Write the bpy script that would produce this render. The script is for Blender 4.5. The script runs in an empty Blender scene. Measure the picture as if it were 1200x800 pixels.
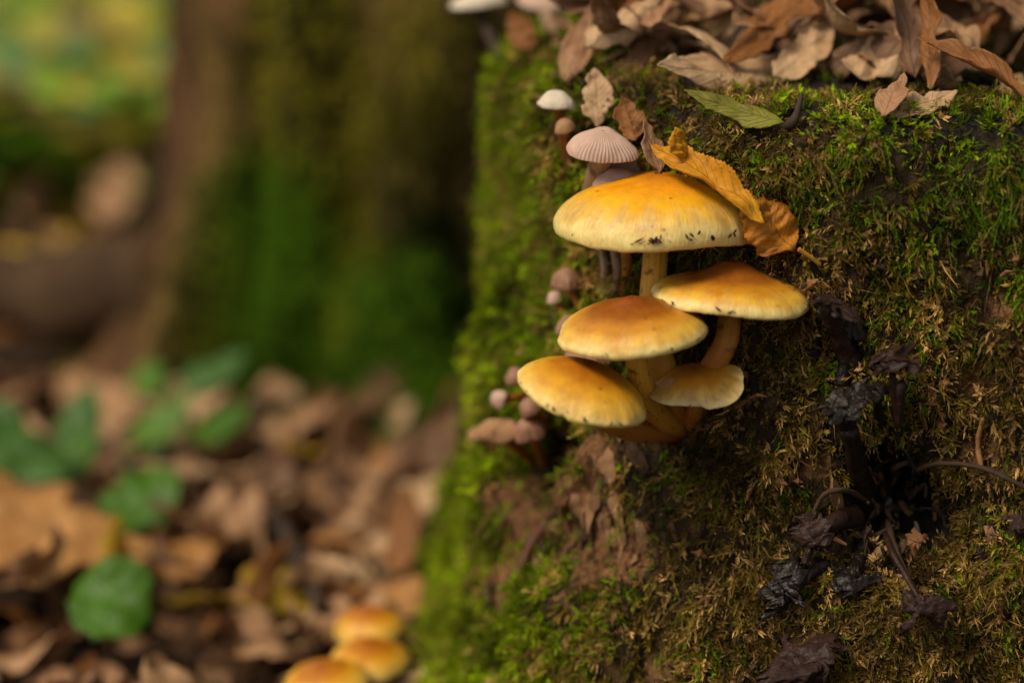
import bpy, math, random
import numpy as np
from mathutils import Vector, Matrix, Euler
from mathutils.bvhtree import BVHTree

random.seed(7)
RNG = np.random.default_rng(7)
R_ = math.radians
scene = bpy.context.scene
C = scene.collection

# ------------------------------------------------------------------ camera
PITCH = R_(17.0); CAMH = 0.31; FOCUS = 0.612
LENS = 89.28
FPX = 1200 * LENS / 36.0
cam_d = bpy.data.cameras.new('camera'); cam = bpy.data.objects.new('camera', cam_d)
C.objects.link(cam); scene.camera = cam
cam.location = (0, 0, CAMH); cam.rotation_euler = (math.pi/2 - PITCH, 0, 0)
cam_d.lens = LENS; cam_d.sensor_width = 36; cam_d.clip_start = 0.01; cam_d.clip_end = 200
cam_d.dof.use_dof = True; cam_d.dof.focus_distance = FOCUS; cam_d.dof.aperture_fstop = 4.3

# ------------------------------------------------------------------ light
SUN_AZ_VEC = Vector((-0.55, -0.30, 0.78)).normalized()        # direction towards the sun
world = bpy.data.worlds.new('World'); scene.world = world; world.use_nodes = True
wn = world.node_tree; wn.nodes.clear()
sky = wn.nodes.new('ShaderNodeTexSky'); sky.sky_type = 'NISHITA'; sky.sun_disc = False
sky.sun_elevation = math.asin(SUN_AZ_VEC.z); sky.sun_rotation = math.atan2(SUN_AZ_VEC.x, SUN_AZ_VEC.y)
sky.air_density = 1.0; sky.dust_density = 3.0
hsv = wn.nodes.new('ShaderNodeHueSaturation'); hsv.inputs['Saturation'].default_value = 0.02
bg = wn.nodes.new('ShaderNodeBackground'); bg.inputs['Strength'].default_value = 0.07
wo = wn.nodes.new('ShaderNodeOutputWorld')
wn.links.new(sky.outputs[0], hsv.inputs['Color']); wn.links.new(hsv.outputs[0], bg.inputs['Color'])
wn.links.new(bg.outputs[0], wo.inputs['Surface'])
sun_d = bpy.data.lights.new('sun', 'SUN'); sun = bpy.data.objects.new('sun', sun_d); C.objects.link(sun)
sun_d.energy = 2.0; sun_d.angle = R_(18); sun_d.color = (1.0, 0.86, 0.66)
sun.rotation_euler = SUN_AZ_VEC.to_track_quat('Z', 'Y').to_euler()

scene.view_settings.view_transform = 'Standard'; scene.view_settings.look = 'None'
scene.view_settings.exposure = 0.55; scene.view_settings.gamma = 1.0
scene.render.engine = 'CYCLES'
scene.cycles.use_denoising = True
scene.cycles.max_bounces = 6; scene.cycles.diffuse_bounces = 3; scene.cycles.transmission_bounces = 3

# ------------------------------------------------------------------ pixel helpers
FWD = Vector((0, math.cos(PITCH), -math.sin(PITCH))); UP = Vector((0, math.sin(PITCH), math.cos(PITCH)))
CAM = Vector((0, 0, CAMH))
def ray(px, py):
    return Vector(((px-600)/FPX, 0, 0)) + UP*(-(py-400)/FPX) + FWD
def W(px, py, d):
    return CAM + ray(px, py)*d
def M(px, d=0.62):
    return px*d/FPX

# ------------------------------------------------------------------ noise
def _hash(ix, iy, iz, seed):
    h = (ix*374761393 + iy*668265263 + iz*1440662683 + seed*974634541) & 0xffffffff
    h = ((h ^ (h >> 13)) * 1274126177) & 0xffffffff
    h = ((h ^ (h >> 15)) * 2246822519) & 0xffffffff
    return ((h ^ (h >> 16)) & 0xffffff) / float(0xffffff)
def vnoise(p, seed=0):
    p = np.asarray(p, float); i = np.floor(p).astype(np.int64); f = p - i; f = f*f*f*(f*(f*6-15)+10)
    x, y, z = i[..., 0], i[..., 1], i[..., 2]; r = 0
    for dx in (0, 1):
        for dy in (0, 1):
            for dz in (0, 1):
                w = (f[..., 0] if dx else 1-f[..., 0])*(f[..., 1] if dy else 1-f[..., 1])*(f[..., 2] if dz else 1-f[..., 2])
                r = r + w*_hash(x+dx, y+dy, z+dz, seed)
    return r
def fbm(p, scale, octs=4, seed=0, gain=0.5):
    p = np.asarray(p, float)*scale; a = 1.0; t = 0; s = 0
    for o in range(octs):
        s = s + a*(vnoise(p + 17.3*o, seed+o)-0.5); t += a; a *= gain; p = p*2.03
    return s/t*2      # about -1..1
def sstep(a, b, x):
    t = np.clip((x-a)/(b-a), 0, 1); return t*t*(3-2*t)

# ------------------------------------------------------------------ mesh helpers
def mesh_np(name, verts, faces, mat, smooth=True, attrs=None):
    verts = np.asarray(verts, np.float32); me = bpy.data.meshes.new(name)
    faces = np.asarray(faces, np.int32); k = faces.shape[1]
    me.vertices.add(len(verts)); me.vertices.foreach_set('co', verts.ravel())
    me.loops.add(faces.size); me.loops.foreach_set('vertex_index', faces.ravel())
    me.polygons.add(len(faces)); me.polygons.foreach_set('loop_start', np.arange(0, faces.size, k, dtype=np.int32))
    me.polygons.foreach_set('use_smooth', np.full(len(faces), smooth))
    me.update(calc_edges=True)
    for an, (t, arr) in (attrs or {}).items():
        a = me.attributes.new(an, t, 'POINT')
        arr = np.asarray(arr, np.float32)
        if t == 'FLOAT': a.data.foreach_set('value', arr.ravel())
        elif t == 'FLOAT_VECTOR': a.data.foreach_set('vector', arr.ravel())
        else:
            if arr.shape[1] == 3: arr = np.concatenate([arr, np.ones((len(arr), 1), np.float32)], 1)
            a.data.foreach_set('color', arr.ravel())
    if mat: me.materials.append(mat)
    return me
def put(name, me, parent=None, loc=(0, 0, 0), rot=None):
    o = bpy.data.objects.new(name, me); C.objects.link(o); o.parent = parent; o.location = loc
    if rot is not None: o.rotation_euler = rot
    return o
def empty(name, loc, label, cat, group=None):
    o = bpy.data.objects.new(name, None); C.objects.link(o); o.location = loc; o.empty_display_size = 0.01
    return tag(o, label, cat, group)
def tag(o, label, cat, group=None):
    o['label'] = label; o['category'] = cat
    if group: o['group'] = group
    return o
def grid_faces(nu, nv, wrap_u=False):
    a = np.arange(nu if wrap_u else nu-1); b = np.arange(nv-1)
    A, B = np.meshgrid(a, b, indexing='ij'); A2 = (A+1) % nu
    return np.stack([A*nv+B, A2*nv+B, A2*nv+B+1, A*nv+B+1], -1).reshape(-1, 4)
def crom(pts, n):
    P = np.asarray([tuple(p) for p in pts], float); P = np.vstack([2*P[0]-P[1], P, 2*P[-1]-P[-2]]); out = []
    k = len(P)-3
    for t in np.linspace(0, k, n):
        i = min(int(t), k-1); f = t-i; p0, p1, p2, p3 = P[i:i+4]
        out.append(0.5*((2*p1)+(-p0+p2)*f+(2*p0-5*p1+4*p2-p3)*f*f+(-p0+3*p1-3*p2+p3)*f**3))
    return np.array(out)
def tube(pts, radii, n=28, sides=14, rough=0.0, rscale=300, seed=0, flute=0):
    P = crom(pts, n); rad = np.interp(np.linspace(0, 1, n), np.linspace(0, 1, len(radii)), radii)
    T = np.gradient(P, axis=0); T /= np.linalg.norm(T, axis=1)[:, None]+1e-12
    ref = np.array([0.31, -0.9, 0.22]); vs = []; at = []
    N = np.cross(T[0], ref); N /= np.linalg.norm(N)
    for i in range(n):
        N = N - T[i]*np.dot(N, T[i]); N /= np.linalg.norm(N); B = np.cross(T[i], N)
        for s in range(sides):
            a = 2*math.pi*s/sides; f = 1 + flute*math.cos(a*7)
            vs.append(P[i] + (N*math.cos(a)+B*math.sin(a))*rad[i]*f); at.append((math.cos(a), math.sin(a), i/(n-1)))
    vs = np.array(vs)
    if rough:
        ax = np.repeat(P, sides, 0); d = vs-ax
        vs = ax + d*(1+rough*fbm(vs, rscale, 3, seed))[:, None]
    f = [(i*sides+s, i*sides+(s+1) % sides, (i+1)*sides+(s+1) % sides, (i+1)*sides+s) for i in range(n-1) for s in range(sides)]
    # close both ends
    e0 = len(vs); vs = np.vstack([vs, P[0]-T[0]*rad[0]*0.4, P[-1]+T[-1]*rad[-1]*0.4]); at += [(0, 0, 0), (0, 0, 1)]
    for s in range(sides):
        f.append(((s+1) % sides, s, e0, e0)); k = (n-1)*sides; f.append((k+s, k+(s+1) % sides, e0+1, e0+1))
    return vs, f, np.array(at)
def tube_mesh(name, pts, radii, mat, **k):
    vs, f, at = tube(pts, radii, **k); me = bpy.data.meshes.new(name)
    ff = [tuple(q) if q[2] != q[3] else tuple(q[:3]) for q in f]
    me.from_pydata([tuple(v) for v in vs], [], ff); me.update()
    a = me.attributes.new('tc', 'FLOAT_VECTOR', 'POINT'); a.data.foreach_set('vector', at.astype(np.float32).ravel())
    me.polygons.foreach_set('use_smooth', np.ones(len(me.polygons), bool)); me.materials.append(mat)
    return me

# ------------------------------------------------------------------ materials
class NT:
    def __init__(s, name):
        s.m = bpy.data.materials.new(name); s.m.use_nodes = True; s.t = s.m.node_tree
        s.b = s.t.nodes['Principled BSDF']
    def n(s, typ, **kw):
        nd = s.t.nodes.new(typ)
        for k, v in kw.items():
            if k in nd.inputs: s.set(nd, k, v)
            else: setattr(nd, k, v)
        return nd
    def set(s, nd, k, v):
        if isinstance(v, bpy.types.NodeSocket): s.t.links.new(v, nd.inputs[k])
        else: nd.inputs[k].default_value = v
    def math(s, op, a, b=None):
        nd = s.t.nodes.new('ShaderNodeMath'); nd.operation = op; s.set(nd, 0, a)
        if b is not None: s.set(nd, 1, b)
        return nd.outputs[0]
    def attr(s, name, out='Vector'):
        nd = s.t.nodes.new('ShaderNodeAttribute'); nd.attribute_name = name; return nd.outputs[out]
    def noise(s, vec, scale, detail=4, rough=0.55):
        nd = s.n('ShaderNodeTexNoise'); s.set(nd, 'Vector', vec); s.set(nd, 'Scale', scale); s.set(nd, 'Detail', detail); s.set(nd, 'Roughness', rough)
        return nd.outputs['Fac']
    def ramp(s, fac, stops, interp='LINEAR'):
        nd = s.t.nodes.new('ShaderNodeValToRGB'); s.set(nd, 'Fac', fac); cr = nd.color_ramp; cr.interpolation = interp
        while len(cr.elements) < len(stops): cr.elements.new(0.5)
        for e, (p, c) in zip(cr.elements, stops): e.position = p; e.color = (c[0], c[1], c[2], 1) if not isinstance(c, (int, float)) else (c, c, c, 1)
        return nd.outputs[0]
    def mix(s, fac, a, b, mode='MIX'):
        nd = s.t.nodes.new('ShaderNodeMix'); nd.data_type = 'RGBA'; nd.blend_type = mode
        s.set(nd, 0, fac)
        for k, v in ((6, a), (7, b)): s.set(nd, k, v if isinstance(v, bpy.types.NodeSocket) else (v[0], v[1], v[2], 1))
        return nd.outputs[2]
    def bump(s, h, strength=0.3, dist=0.001):
        nd = s.n('ShaderNodeBump'); s.set(nd, 'Height', h); s.set(nd, 'Strength', strength); s.set(nd, 'Distance', dist)
        s.t.links.new(nd.outputs[0], s.b.inputs['Normal'])
    def coords(s):
        return s.n('ShaderNodeTexCoord').outputs['Object']
    def out(s, col, rough=0.7, spec=0.3, sss=0, sssr=(0.004, 0.002, 0.001)):
        s.set(s.b, 'Base Color', col); s.set(s.b, 'Roughness', rough); s.set(s.b, 'Specular IOR Level', spec)
        if sss:
            s.set(s.b, 'Subsurface Weight', sss); s.set(s.b, 'Subsurface Radius', sssr); s.set(s.b, 'Subsurface Scale', 1.0)
        return s.m

def cap_material(name, stops, streak=0.18, blotch=(0.55, 0.36, 0.16), bl=0.35, seed=0.0):
    t = NT(name); cc = t.attr('cc'); rad = t.attr('rad', 'Fac'); obj = t.coords()
    st = t.noise(cc, 5.5, 3)                                   # streaks that run from centre to margin
    big = t.noise(obj, 55+seed, 3)
    f = t.math('ADD', rad, t.math('MULTIPLY', t.math('MULTIPLY', t.math('SUBTRACT', st, 0.5), t.ramp(rad, [(0.1, 0.0), (0.7, 1.0)])), streak))
    f = t.math('ADD', f, t.math('MULTIPLY', t.math('SUBTRACT', big, 0.5), 0.22))
    col = t.ramp(f, stops, 'EASE')
    # water-stained zone near the margin
    zone = t.ramp(rad, [(0.55, 0.0), (0.72, 1.0), (0.86, 1.0), (0.93, 0.0)])
    blm = t.math('MULTIPLY', t.ramp(t.noise(cc, 3.2, 2), [(0.47, 0.0), (0.62, 1.0)]), zone)
    col = t.mix(t.math('MULTIPLY', blm, bl), col, blotch)
    # fine specks
    v = t.n('ShaderNodeTexVoronoi'); t.set(v, 'Vector', obj); t.set(v, 'Scale', 300.0)
    sp = t.math('MULTIPLY', t.ramp(v.outputs['Distance'], [(0.06, 1.0), (0.20, 0.0)]), t.ramp(t.noise(obj, 150, 2), [(0.52, 0.0), (0.60, 1.0)]))
    col = t.mix(t.math('MULTIPLY', sp, 0.75), col, (0.10, 0.045, 0.015))
    patchy = t.noise(obj, 130, 4, 0.65)
    col = t.mix(0.55, col, t.ramp(patchy, [(0.32, (0.72, 0.58, 0.46)), (0.52, (1, 1, 1)), (0.7, (1.08, 1.06, 1.0))]), 'MULTIPLY')
    mott = t.noise(obj, 420, 3)
    col = t.mix(0.35, col, t.ramp(mott, [(0.3, (0.62, 0.55, 0.5)), (0.7, (1, 1, 1))]), 'MULTIPLY')
    fine = t.noise(cc, 22.0, 3)
    marg = t.ramp(rad, [(0.5, 0.0), (0.95, 1.0)])
    col = t.mix(t.math('MULTIPLY', marg, 0.24), col, t.ramp(fine, [(0.36, (0.62, 0.52, 0.40)), (0.60, (1.06, 1.05, 1.03))]), 'MULTIPLY')
    h = t.math('ADD', t.math('MULTIPLY', patchy, 0.8), t.math('ADD', t.math('MULTIPLY', mott, 0.6), t.math('MULTIPLY', fine, marg)))
    t.bump(h, 0.4, 0.0008)
    return t.out(col, 0.34, 0.38, 0.20, (0.004, 0.002, 0.0008))

YEL = [(0.0, (0.60, 0.19, 0.006)), (0.38, (0.78, 0.31, 0.005)), (0.63, (0.84, 0.42, 0.010)), (0.80, (0.80, 0.50, 0.07)), (0.95, (0.84, 0.66, 0.24))]
BRN = [(0.0, (0.26, 0.065, 0.010)), (0.42, (0.31, 0.095, 0.008)), (0.68, (0.60, 0.26, 0.015)), (0.85, (0.78, 0.45, 0.05)), (0.98, (0.84, 0.66, 0.25))]
ORG = [(0.0, (0.36, 0.10, 0.008)), (0.40, (0.50, 0.18, 0.008)), (0.66, (0.72, 0.35, 0.018)), (0.85, (0.80, 0.48, 0.06)), (1.0, (0.82, 0.61, 0.20))]
PAL = [(0.0, (0.38, 0.12, 0.010)), (0.50, (0.60, 0.25, 0.020)), (0.78, (0.72, 0.42, 0.08)), (0.93, (0.74, 0.52, 0.18)), (1.0, (0.76, 0.60, 0.30))]
m_capY = cap_material('cap_golden', YEL, 0.08, (0.55, 0.36, 0.15), 0.5)
m_capB = cap_material('cap_brown_centre', BRN, 0.08, bl=0.15, seed=5)
m_capO = cap_material('cap_orange', ORG, 0.08, bl=0.10, seed=9)
m_capP = cap_material('cap_pale', PAL, 0.22, (0.42, 0.24, 0.09), 0.4, seed=3)

def stem_material(name, c0, c1, c2):
    t = NT(name); tc = t.attr('tc'); sep = t.n('ShaderNodeSeparateXYZ'); t.set(sep, 0, tc)
    mp = t.n('ShaderNodeMapping'); t.set(mp, 'Vector', tc); mp.inputs['Scale'].default_value = (6, 6, 2.0)
    n1 = t.noise(mp.outputs[0], 1.6, 4); obj = t.coords()
    col = t.ramp(sep.outputs[2], [(0.0, c0), (0.45, c1), (1.0, c2)])
    col = t.mix(t.ramp(n1, [(0.35, 0.0), (0.75, 0.6)]), col, tuple(x*0.5 for x in c1))
    blot = t.ramp(t.noise(obj, 330, 3), [(0.58, 0.0), (0.68, 0.8)])
    col = t.mix(blot, col, tuple(x*0.35 for x in c0))
    t.bump(n1, 0.5, 0.0008)
    return t.out(col, 0.55, 0.3, 0.12, (0.003, 0.0015, 0.0006))
m_stemY = stem_material('stem_yellow', (0.46, 0.17, 0.02), (0.72, 0.36, 0.03), (0.80, 0.48, 0.06))
m_stemR = stem_material('stem_rusty', (0.30, 0.09, 0.012), (0.52, 0.20, 0.025), (0.70, 0.36, 0.06))
m_stemG = stem_material('stem_greyish', (0.22, 0.11, 0.05), (0.36, 0.24, 0.15), (0.45, 0.34, 0.26))
m_stemO = stem_material('stem_thin_orange', (0.22, 0.06, 0.01), (0.40, 0.14, 0.015), (0.55, 0.27, 0.05))

def plain(name, base, var=0.35, scale=200, rough=0.75, spec=0.25, bump=0.3, bd=0.0006, sss=0):
    t = NT(name); o = t.coords(); n = t.noise(o, scale, 4); n2 = t.noise(o, scale*0.18, 3)
    col = t.mix(var, base, t.ramp(n, [(0.3, tuple(x*0.3 for x in base)), (0.7, tuple(min(1, x*1.35) for x in base))]))
    col = t.mix(t.ramp(n2, [(0.4, 0.0), (0.7, var)]), col, tuple(x*0.55 for x in base))
    t.bump(n, bump, bd)
    return t.out(col, rough, spec, sss)
m_gill = plain('gills', (0.36, 0.28, 0.09), 0.25, 300)
m_veil = plain('veil', (0.035, 0.014, 0.008), 0.4, 500)
m_capG = plain('cap_greyish_pink', (0.52, 0.34, 0.25), 0.25, 260, 0.62, 0.25, 0.3, 0.0004, 0.1)
m_capM = plain('cap_mauve_brown', (0.31, 0.155, 0.085), 0.3, 260, 0.55, 0.3, 0.3, 0.0004, 0.1)
m_capC = plain('cap_cream', (0.62, 0.52, 0.38), 0.2, 260, 0.6, 0.25, 0.2, 0.0004, 0.1)
m_capT = plain('cap_tan', (0.36, 0.19, 0.09), 0.3, 260, 0.6, 0.25, 0.3, 0.0004, 0.1)
m_rot = plain('rotten_mushroom', (0.016, 0.009, 0.006), 0.7, 300, 0.42, 0.25, 0.9, 0.0012)
m_rotP = plain('rotten_mushroom_purple', (0.034, 0.015, 0.010), 0.7, 300, 0.5, 0.2, 0.9, 0.0012)
m_twig = plain('twig', (0.055, 0.036, 0.024), 0.5, 300, 0.8, 0.2, 0.6, 0.001)
m_root = plain('rootlet', (0.06, 0.035, 0.018), 0.5, 300, 0.8, 0.2, 0.6, 0.001)
m_crumb = plain('wood_crumb', (0.26, 0.12, 0.05), 0.5, 300, 0.9, 0.1, 0.8, 0.001)

def col_material(name, rough=0.75, spec=0.2, bump=None, trans=0.0):
    t = NT(name); col = t.attr('Col', 'Color')
    if bump:
        o = t.coords(); n = t.noise(o, bump[0], 6, 0.65)
        n2 = t.noise(o, bump[0]*4.5, 4, 0.6)
        col = t.mix(0.75, col, t.ramp(n, [(0.3, (0.28, 0.26, 0.25)), (0.68, (1.25, 1.2, 1.15))]), 'MULTIPLY')
        col = t.mix(0.5, col, t.ramp(n2, [(0.35, (0.4, 0.38, 0.36)), (0.65, (1.15, 1.12, 1.1))]), 'MULTIPLY')
        mp = t.n('ShaderNodeMapping'); t.set(mp, 'Vector', o); mp.inputs['Rotation'].default_value = (0, 0.35, 0); mp.inputs['Scale'].default_value = (1, 1, 0.16)
        gr = t.noise(mp.outputs[0], bump[0]*2.6, 5, 0.6)
        col = t.mix(0.8, col, t.ramp(gr, [(0.36, (0.16, 0.13, 0.11)), (0.47, (0.85, 0.82, 0.78)), (0.7, (1.3, 1.25, 1.2))]), 'MULTIPLY')
        t.bump(t.math('ADD', t.math('MULTIPLY', gr, 1.2), t.math('ADD', n, t.math('MULTIPLY', n2, 0.35))), bump[1], bump[2])
    m = t.out(col, rough, spec)
    if trans:
        tr = t.n('ShaderNodeBsdfTranslucent'); t.set(tr, 'Color', col); mx = t.n('ShaderNodeMixShader'); t.set(mx, 0, trans)
        t.t.links.new(t.b.outputs[0], mx.inputs[1]); t.t.links.new(tr.outputs[0], mx.inputs[2])
        t.t.links.new(mx.outputs[0], t.t.nodes['Material Output'].inputs['Surface'])
    return m
m_wood = col_material('rotten_wood', 0.85, 0.15, (160, 0.9, 0.003))
m_bark = col_material('trunk_bark', 0.85, 0.15, (60, 0.9, 0.006))
m_soil = col_material('forest_soil', 0.95, 0.1, (60, 0.8, 0.006))
m_moss = col_material('moss_shoots', 0.7, 0.08, None, 0.30)
m_cover = col_material('ground_cover_leaves', 0.55, 0.3, None, 0.30)

def leaf_material(name, c1, c2, vein, trans=0.2, spots=0.4, rough=0.6, nv=11.0):
    t = NT(name); luv = t.attr('luv'); sep = t.n('ShaderNodeSeparateXYZ'); t.set(sep, 0, luv); o = t.coords()
    u, v = sep.outputs[0], sep.outputs[1]; av = t.math('ABSOLUTE', v)
    n = t.noise(o, 70, 4); col = t.mix(t.ramp(n, [(0.35, 0.0), (0.65, 1.0)]), c1, c2)
    lat = t.math('FRACT', t.math('MULTIPLY', t.math('SUBTRACT', u, t.math('MULTIPLY', av, 0.22)), nv))
    lat = t.math('ABSOLUTE', t.math('SUBTRACT', lat, 0.5))
    lv = t.ramp(lat, [(0.0, 1.0), (0.06, 0.4), (0.14, 0.0)]); mv = t.ramp(av, [(0.0, 1.0), (0.035, 0.8), (0.07, 0.0)])
    vm = t.math('MAXIMUM', t.math('MULTIPLY', lv, 0.55), mv)
    col = t.mix(t.math('MULTIPLY', vm, 0.36), col, vein)
    sp = t.ramp(t.noise(o, 260, 3), [(0.56, 0.0), (0.68, spots)])
    col = t.mix(sp, col, tuple(x*0.25 for x in c1))
    fine = t.noise(o, 600, 3)
    col = t.mix(0.4, col, t.ramp(fine, [(0.3, (0.55, 0.5, 0.45)), (0.7, (1.1, 1.1, 1.1))]), 'MULTIPLY')
    t.bump(t.math('ADD', t.math('MULTIPLY', vm, 1.0), t.math('MULTIPLY', fine, 0.4)), 0.5, 0.0007)
    m = t.out(col, rough, 0.3)
    tr = t.n('ShaderNodeBsdfTranslucent'); t.set(tr, 'Color', col); mx = t.n('ShaderNodeMixShader'); t.set(mx, 0, trans)
    t.t.links.new(t.b.outputs[0], mx.inputs[1]); t.t.links.new(tr.outputs[0], mx.inputs[2])
    t.t.links.new(mx.outputs[0], t.t.nodes['Material Output'].inputs['Surface'])
    return m
LM = {
 'tan': leaf_material('leaf_tan', (0.52, 0.30, 0.15), (0.38, 0.20, 0.09), (0.20, 0.10, 0.05)),
 'beige': leaf_material('leaf_beige', (0.66, 0.44, 0.24), (0.54, 0.32, 0.16), (0.26, 0.15, 0.08)),
 'brown': leaf_material('leaf_brown', (0.25, 0.125, 0.06), (0.15, 0.075, 0.035), (0.08, 0.04, 0.02)),
 'pinkish': leaf_material('leaf_pinkish_brown', (0.46, 0.25, 0.125), (0.31, 0.155, 0.07), (0.14, 0.07, 0.05)),
 'rust': leaf_material('leaf_rust', (0.33, 0.13, 0.032), (0.22, 0.085, 0.02), (0.18, 0.06, 0.015)),
 'ochre': leaf_material('leaf_ochre', (0.55, 0.28, 0.09), (0.42, 0.19, 0.05), (0.28, 0.12, 0.03)),
 'yellow': leaf_material('leaf_yellow', (0.74, 0.36, 0.012), (0.60, 0.24, 0.008), (0.50, 0.20, 0.01), 0.25, 0.5),
 'yellowbrown': leaf_material('leaf_orange_brown', (0.62, 0.24, 0.012), (0.34, 0.12, 0.02), (0.22, 0.07, 0.012), 0.25, 0.6),
 'gold': leaf_material('leaf_gold', (0.58, 0.40, 0.03), (0.45, 0.27, 0.02), (0.34, 0.20, 0.02)),
 'olive': leaf_material('leaf_olive_green', (0.24, 0.23, 0.015), (0.14, 0.12, 0.012), (0.10, 0.11, 0.01)),
 'green': leaf_material('leaf_green', (0.085, 0.21, 0.006), (0.055, 0.14, 0.004), (0.07, 0.20, 0.04), 0.3, 0.1, 0.45),
 'lime': leaf_material('leaf_light_green', (0.13, 0.28, 0.02), (0.09, 0.19, 0.015), (0.16, 0.30, 0.05), 0.3, 0.1, 0.45),
 'bluegreen': leaf_material('leaf_blue_green', (0.08, 0.19, 0.025), (0.055, 0.135, 0.016), (0.09, 0.20, 0.08), 0.3, 0.1, 0.42),
}

# ------------------------------------------------------------------ ground
def ground_z(x, y):
    x = np.asarray(x, float); y = np.asarray(y, float)
    p = np.stack([x, y, np.zeros_like(x)], -1)
    z = 0.012*fbm(p, 6, 3, 11) + 0.006*fbm(p, 22, 2, 12)
    bank = sstep(1.0, 1.03, y + 0.03*fbm(p, 5, 2, 13)) * sstep(-0.05, -0.16, x)      # a low bank behind the root
    hol = np.exp(-(((x+.180)/.040)**2+((y-.965)/.022)**2))
    return z + 0.030*bank - 0.060*hol + 0.03*sstep(1.1, 2.2, y)
def axis(a, b, da, lim, k=1.12):
    v = list(np.arange(a, b, da)); s = da; x = b
    while x < lim: v.append(x); s *= k; x += s
    s = da; x = a-da
    while x > -lim: v.insert(0, x); s *= k; x -= s
    return np.array(v)
gx = axis(-0.75, 0.75, 0.010, 60); gy = axis(0.25, 2.3, 0.010, 60)
GX, GY = np.meshgrid(gx, gy, indexing='ij'); GZ = ground_z(GX, GY)
gv = np.stack([GX, GY, GZ], -1).reshape(-1, 3)
gcol = np.array([0.060, 0.036, 0.020])[None]*(1+0.5*fbm(gv, 14, 3, 14))[:, None]
far = sstep(1.12, 1.3, gv[:, 1])[:, None]*np.clip(0.6+0.8*fbm(gv, 5, 3, 15), 0, 1)[:, None]
gcol = gcol*(1-far) + far*np.array([0.10, 0.13, 0.02])[None]
ground = put('ground', mesh_np('ground', gv, grid_faces(len(gx), len(gy)), m_soil, True, {'Col': ('FLOAT_COLOR', gcol)}))
ground['kind'] = 'structure'

# ------------------------------------------------------------------ stump
SX, SY, SRX, SRY, SN, ST = 0.126, 0.690, 0.121, 0.165, 2.35, 0.183
SRF = 0.102            # the front half is shallower than the back half
def stump_point(th, s):
    """th angle, s 0 at foot, 1 at rim, 2 at centre of the top -> base position (no relief)"""
    c, n = np.cos(th), np.sin(th)
    rr = (np.abs(c)**SN + np.abs(n)**SN)**(-1/SN)
    side = np.clip(s, 0, 1); top = np.clip(s-1, 0, 1)
    z0 = -0.02 + side*(ST+0.02)
    flare = 0.034*np.clip(1-z0/ST, 0, 1.2)**1.5 + 0.006*np.sin(th*3+1.2)*np.clip(1-z0/ST, 0, 1)
    edge = 0.016                                                     # rounded rim
    k = np.clip((z0-(ST-edge))/edge, 0, 1); inset = edge*(1-np.sqrt(np.clip(1-k*k, 0, 1)))*0.8
    rx = (SRX+flare-inset)*(1-top); ry = (np.where(n < 0, SRF, SRY)+flare-inset)*(1-top)
    x = SX + rx*rr*c; y = SY + ry*rr*n
    return np.stack([x, y, z0], -1)
nth, ns, nt = 640, 190, 70
th = np.linspace(0, 2*np.pi, nth, endpoint=False)
sv = np.concatenate([np.linspace(0, 1, ns), 1+np.linspace(0, 0.995, nt)[1:]])
TH, SV = np.meshgrid(th, sv, indexing='ij')
base = stump_point(TH, SV)
sf = grid_faces(nth, len(sv), True)
def make_bvh(v, f):
    return BVHTree.FromPolygons([tuple(p) for p in v.reshape(-1, 3)], [tuple(q) for q in f])
bvh0 = make_bvh(base[::4, ::3], grid_faces(nth//4, len(sv[::3]), True))
def hit0(px, py, bv=None):
    r = ray(px, py); h = (bv or bvh0).ray_cast(CAM, r.normalized())
    return h[0]
def gnorm(P):
    du = np.roll(P, -1, 0)-np.roll(P, 1, 0); dv = np.gradient(P, axis=1); n = np.cross(du, dv)
    return n/(np.linalg.norm(n, axis=-1, keepdims=True)+1e-12)
N0 = gnorm(base)
bp = base.reshape(-1, 3); bn = N0.reshape(-1, 3)
def gauss(p, px, py, rpx, sx=1.0):
    c = hit0(px, py)
    if c is None: return np.zeros(len(p))
    d = p-np.array(c); return np.exp(-(d**2).sum(-1)/(2*(M(rpx))**2))
disp = 0.0075*fbm(bp, 22, 3, 21) + 0.0030*(1-np.abs(fbm(bp, 95, 2, 26)))*0.8 + 0.0042*fbm(bp*np.array([1, 1, 0.55]), 75, 3, 22) + 0.0010*fbm(bp, 260, 2, 23)
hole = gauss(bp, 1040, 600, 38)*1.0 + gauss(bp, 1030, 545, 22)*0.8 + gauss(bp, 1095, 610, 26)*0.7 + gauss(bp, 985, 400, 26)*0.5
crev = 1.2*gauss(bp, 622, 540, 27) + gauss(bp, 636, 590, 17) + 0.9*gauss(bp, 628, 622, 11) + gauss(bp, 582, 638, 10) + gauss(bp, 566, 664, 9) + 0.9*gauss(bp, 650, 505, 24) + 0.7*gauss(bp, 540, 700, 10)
ridge = sum(gauss(bp, 700-i*14, 520+i*22, 15) for i in range(9))
BR = 1.0
bare = 1.15*(gauss(bp, 706, 555, 33) + gauss(bp, 705, 645, 32) + gauss(bp, 742, 640, 20) + gauss(bp, 595, 675, 36) + gauss(bp, 645, 640, 30) + gauss(bp, 560, 690, 26) + gauss(bp, 610, 560, 34)
        + gauss(bp, 1135, 440, 18) + gauss(bp, 1150, 520, 12) + gauss(bp, 960, 545, 14) + gauss(bp, 780, 780, 22) + gauss(bp, 1065, 770, 16) + 0.8*gauss(bp, 800, 505, 26) + ridge*0.8)
disp = disp - 0.016*np.clip(hole, 0, 1.2) - 0.020*np.clip(crev, 0, 1.3) + 0.006*np.clip(ridge, 0, 1) - 0.003*np.clip(bare, 0, 1) + 0.0022*fbm(bp*np.array([1, 1, 0.2])+bp[:, 2:3]*np.array([.3, 0, 0]), 210, 3, 38)*np.clip(bare, 0, 1)
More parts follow.
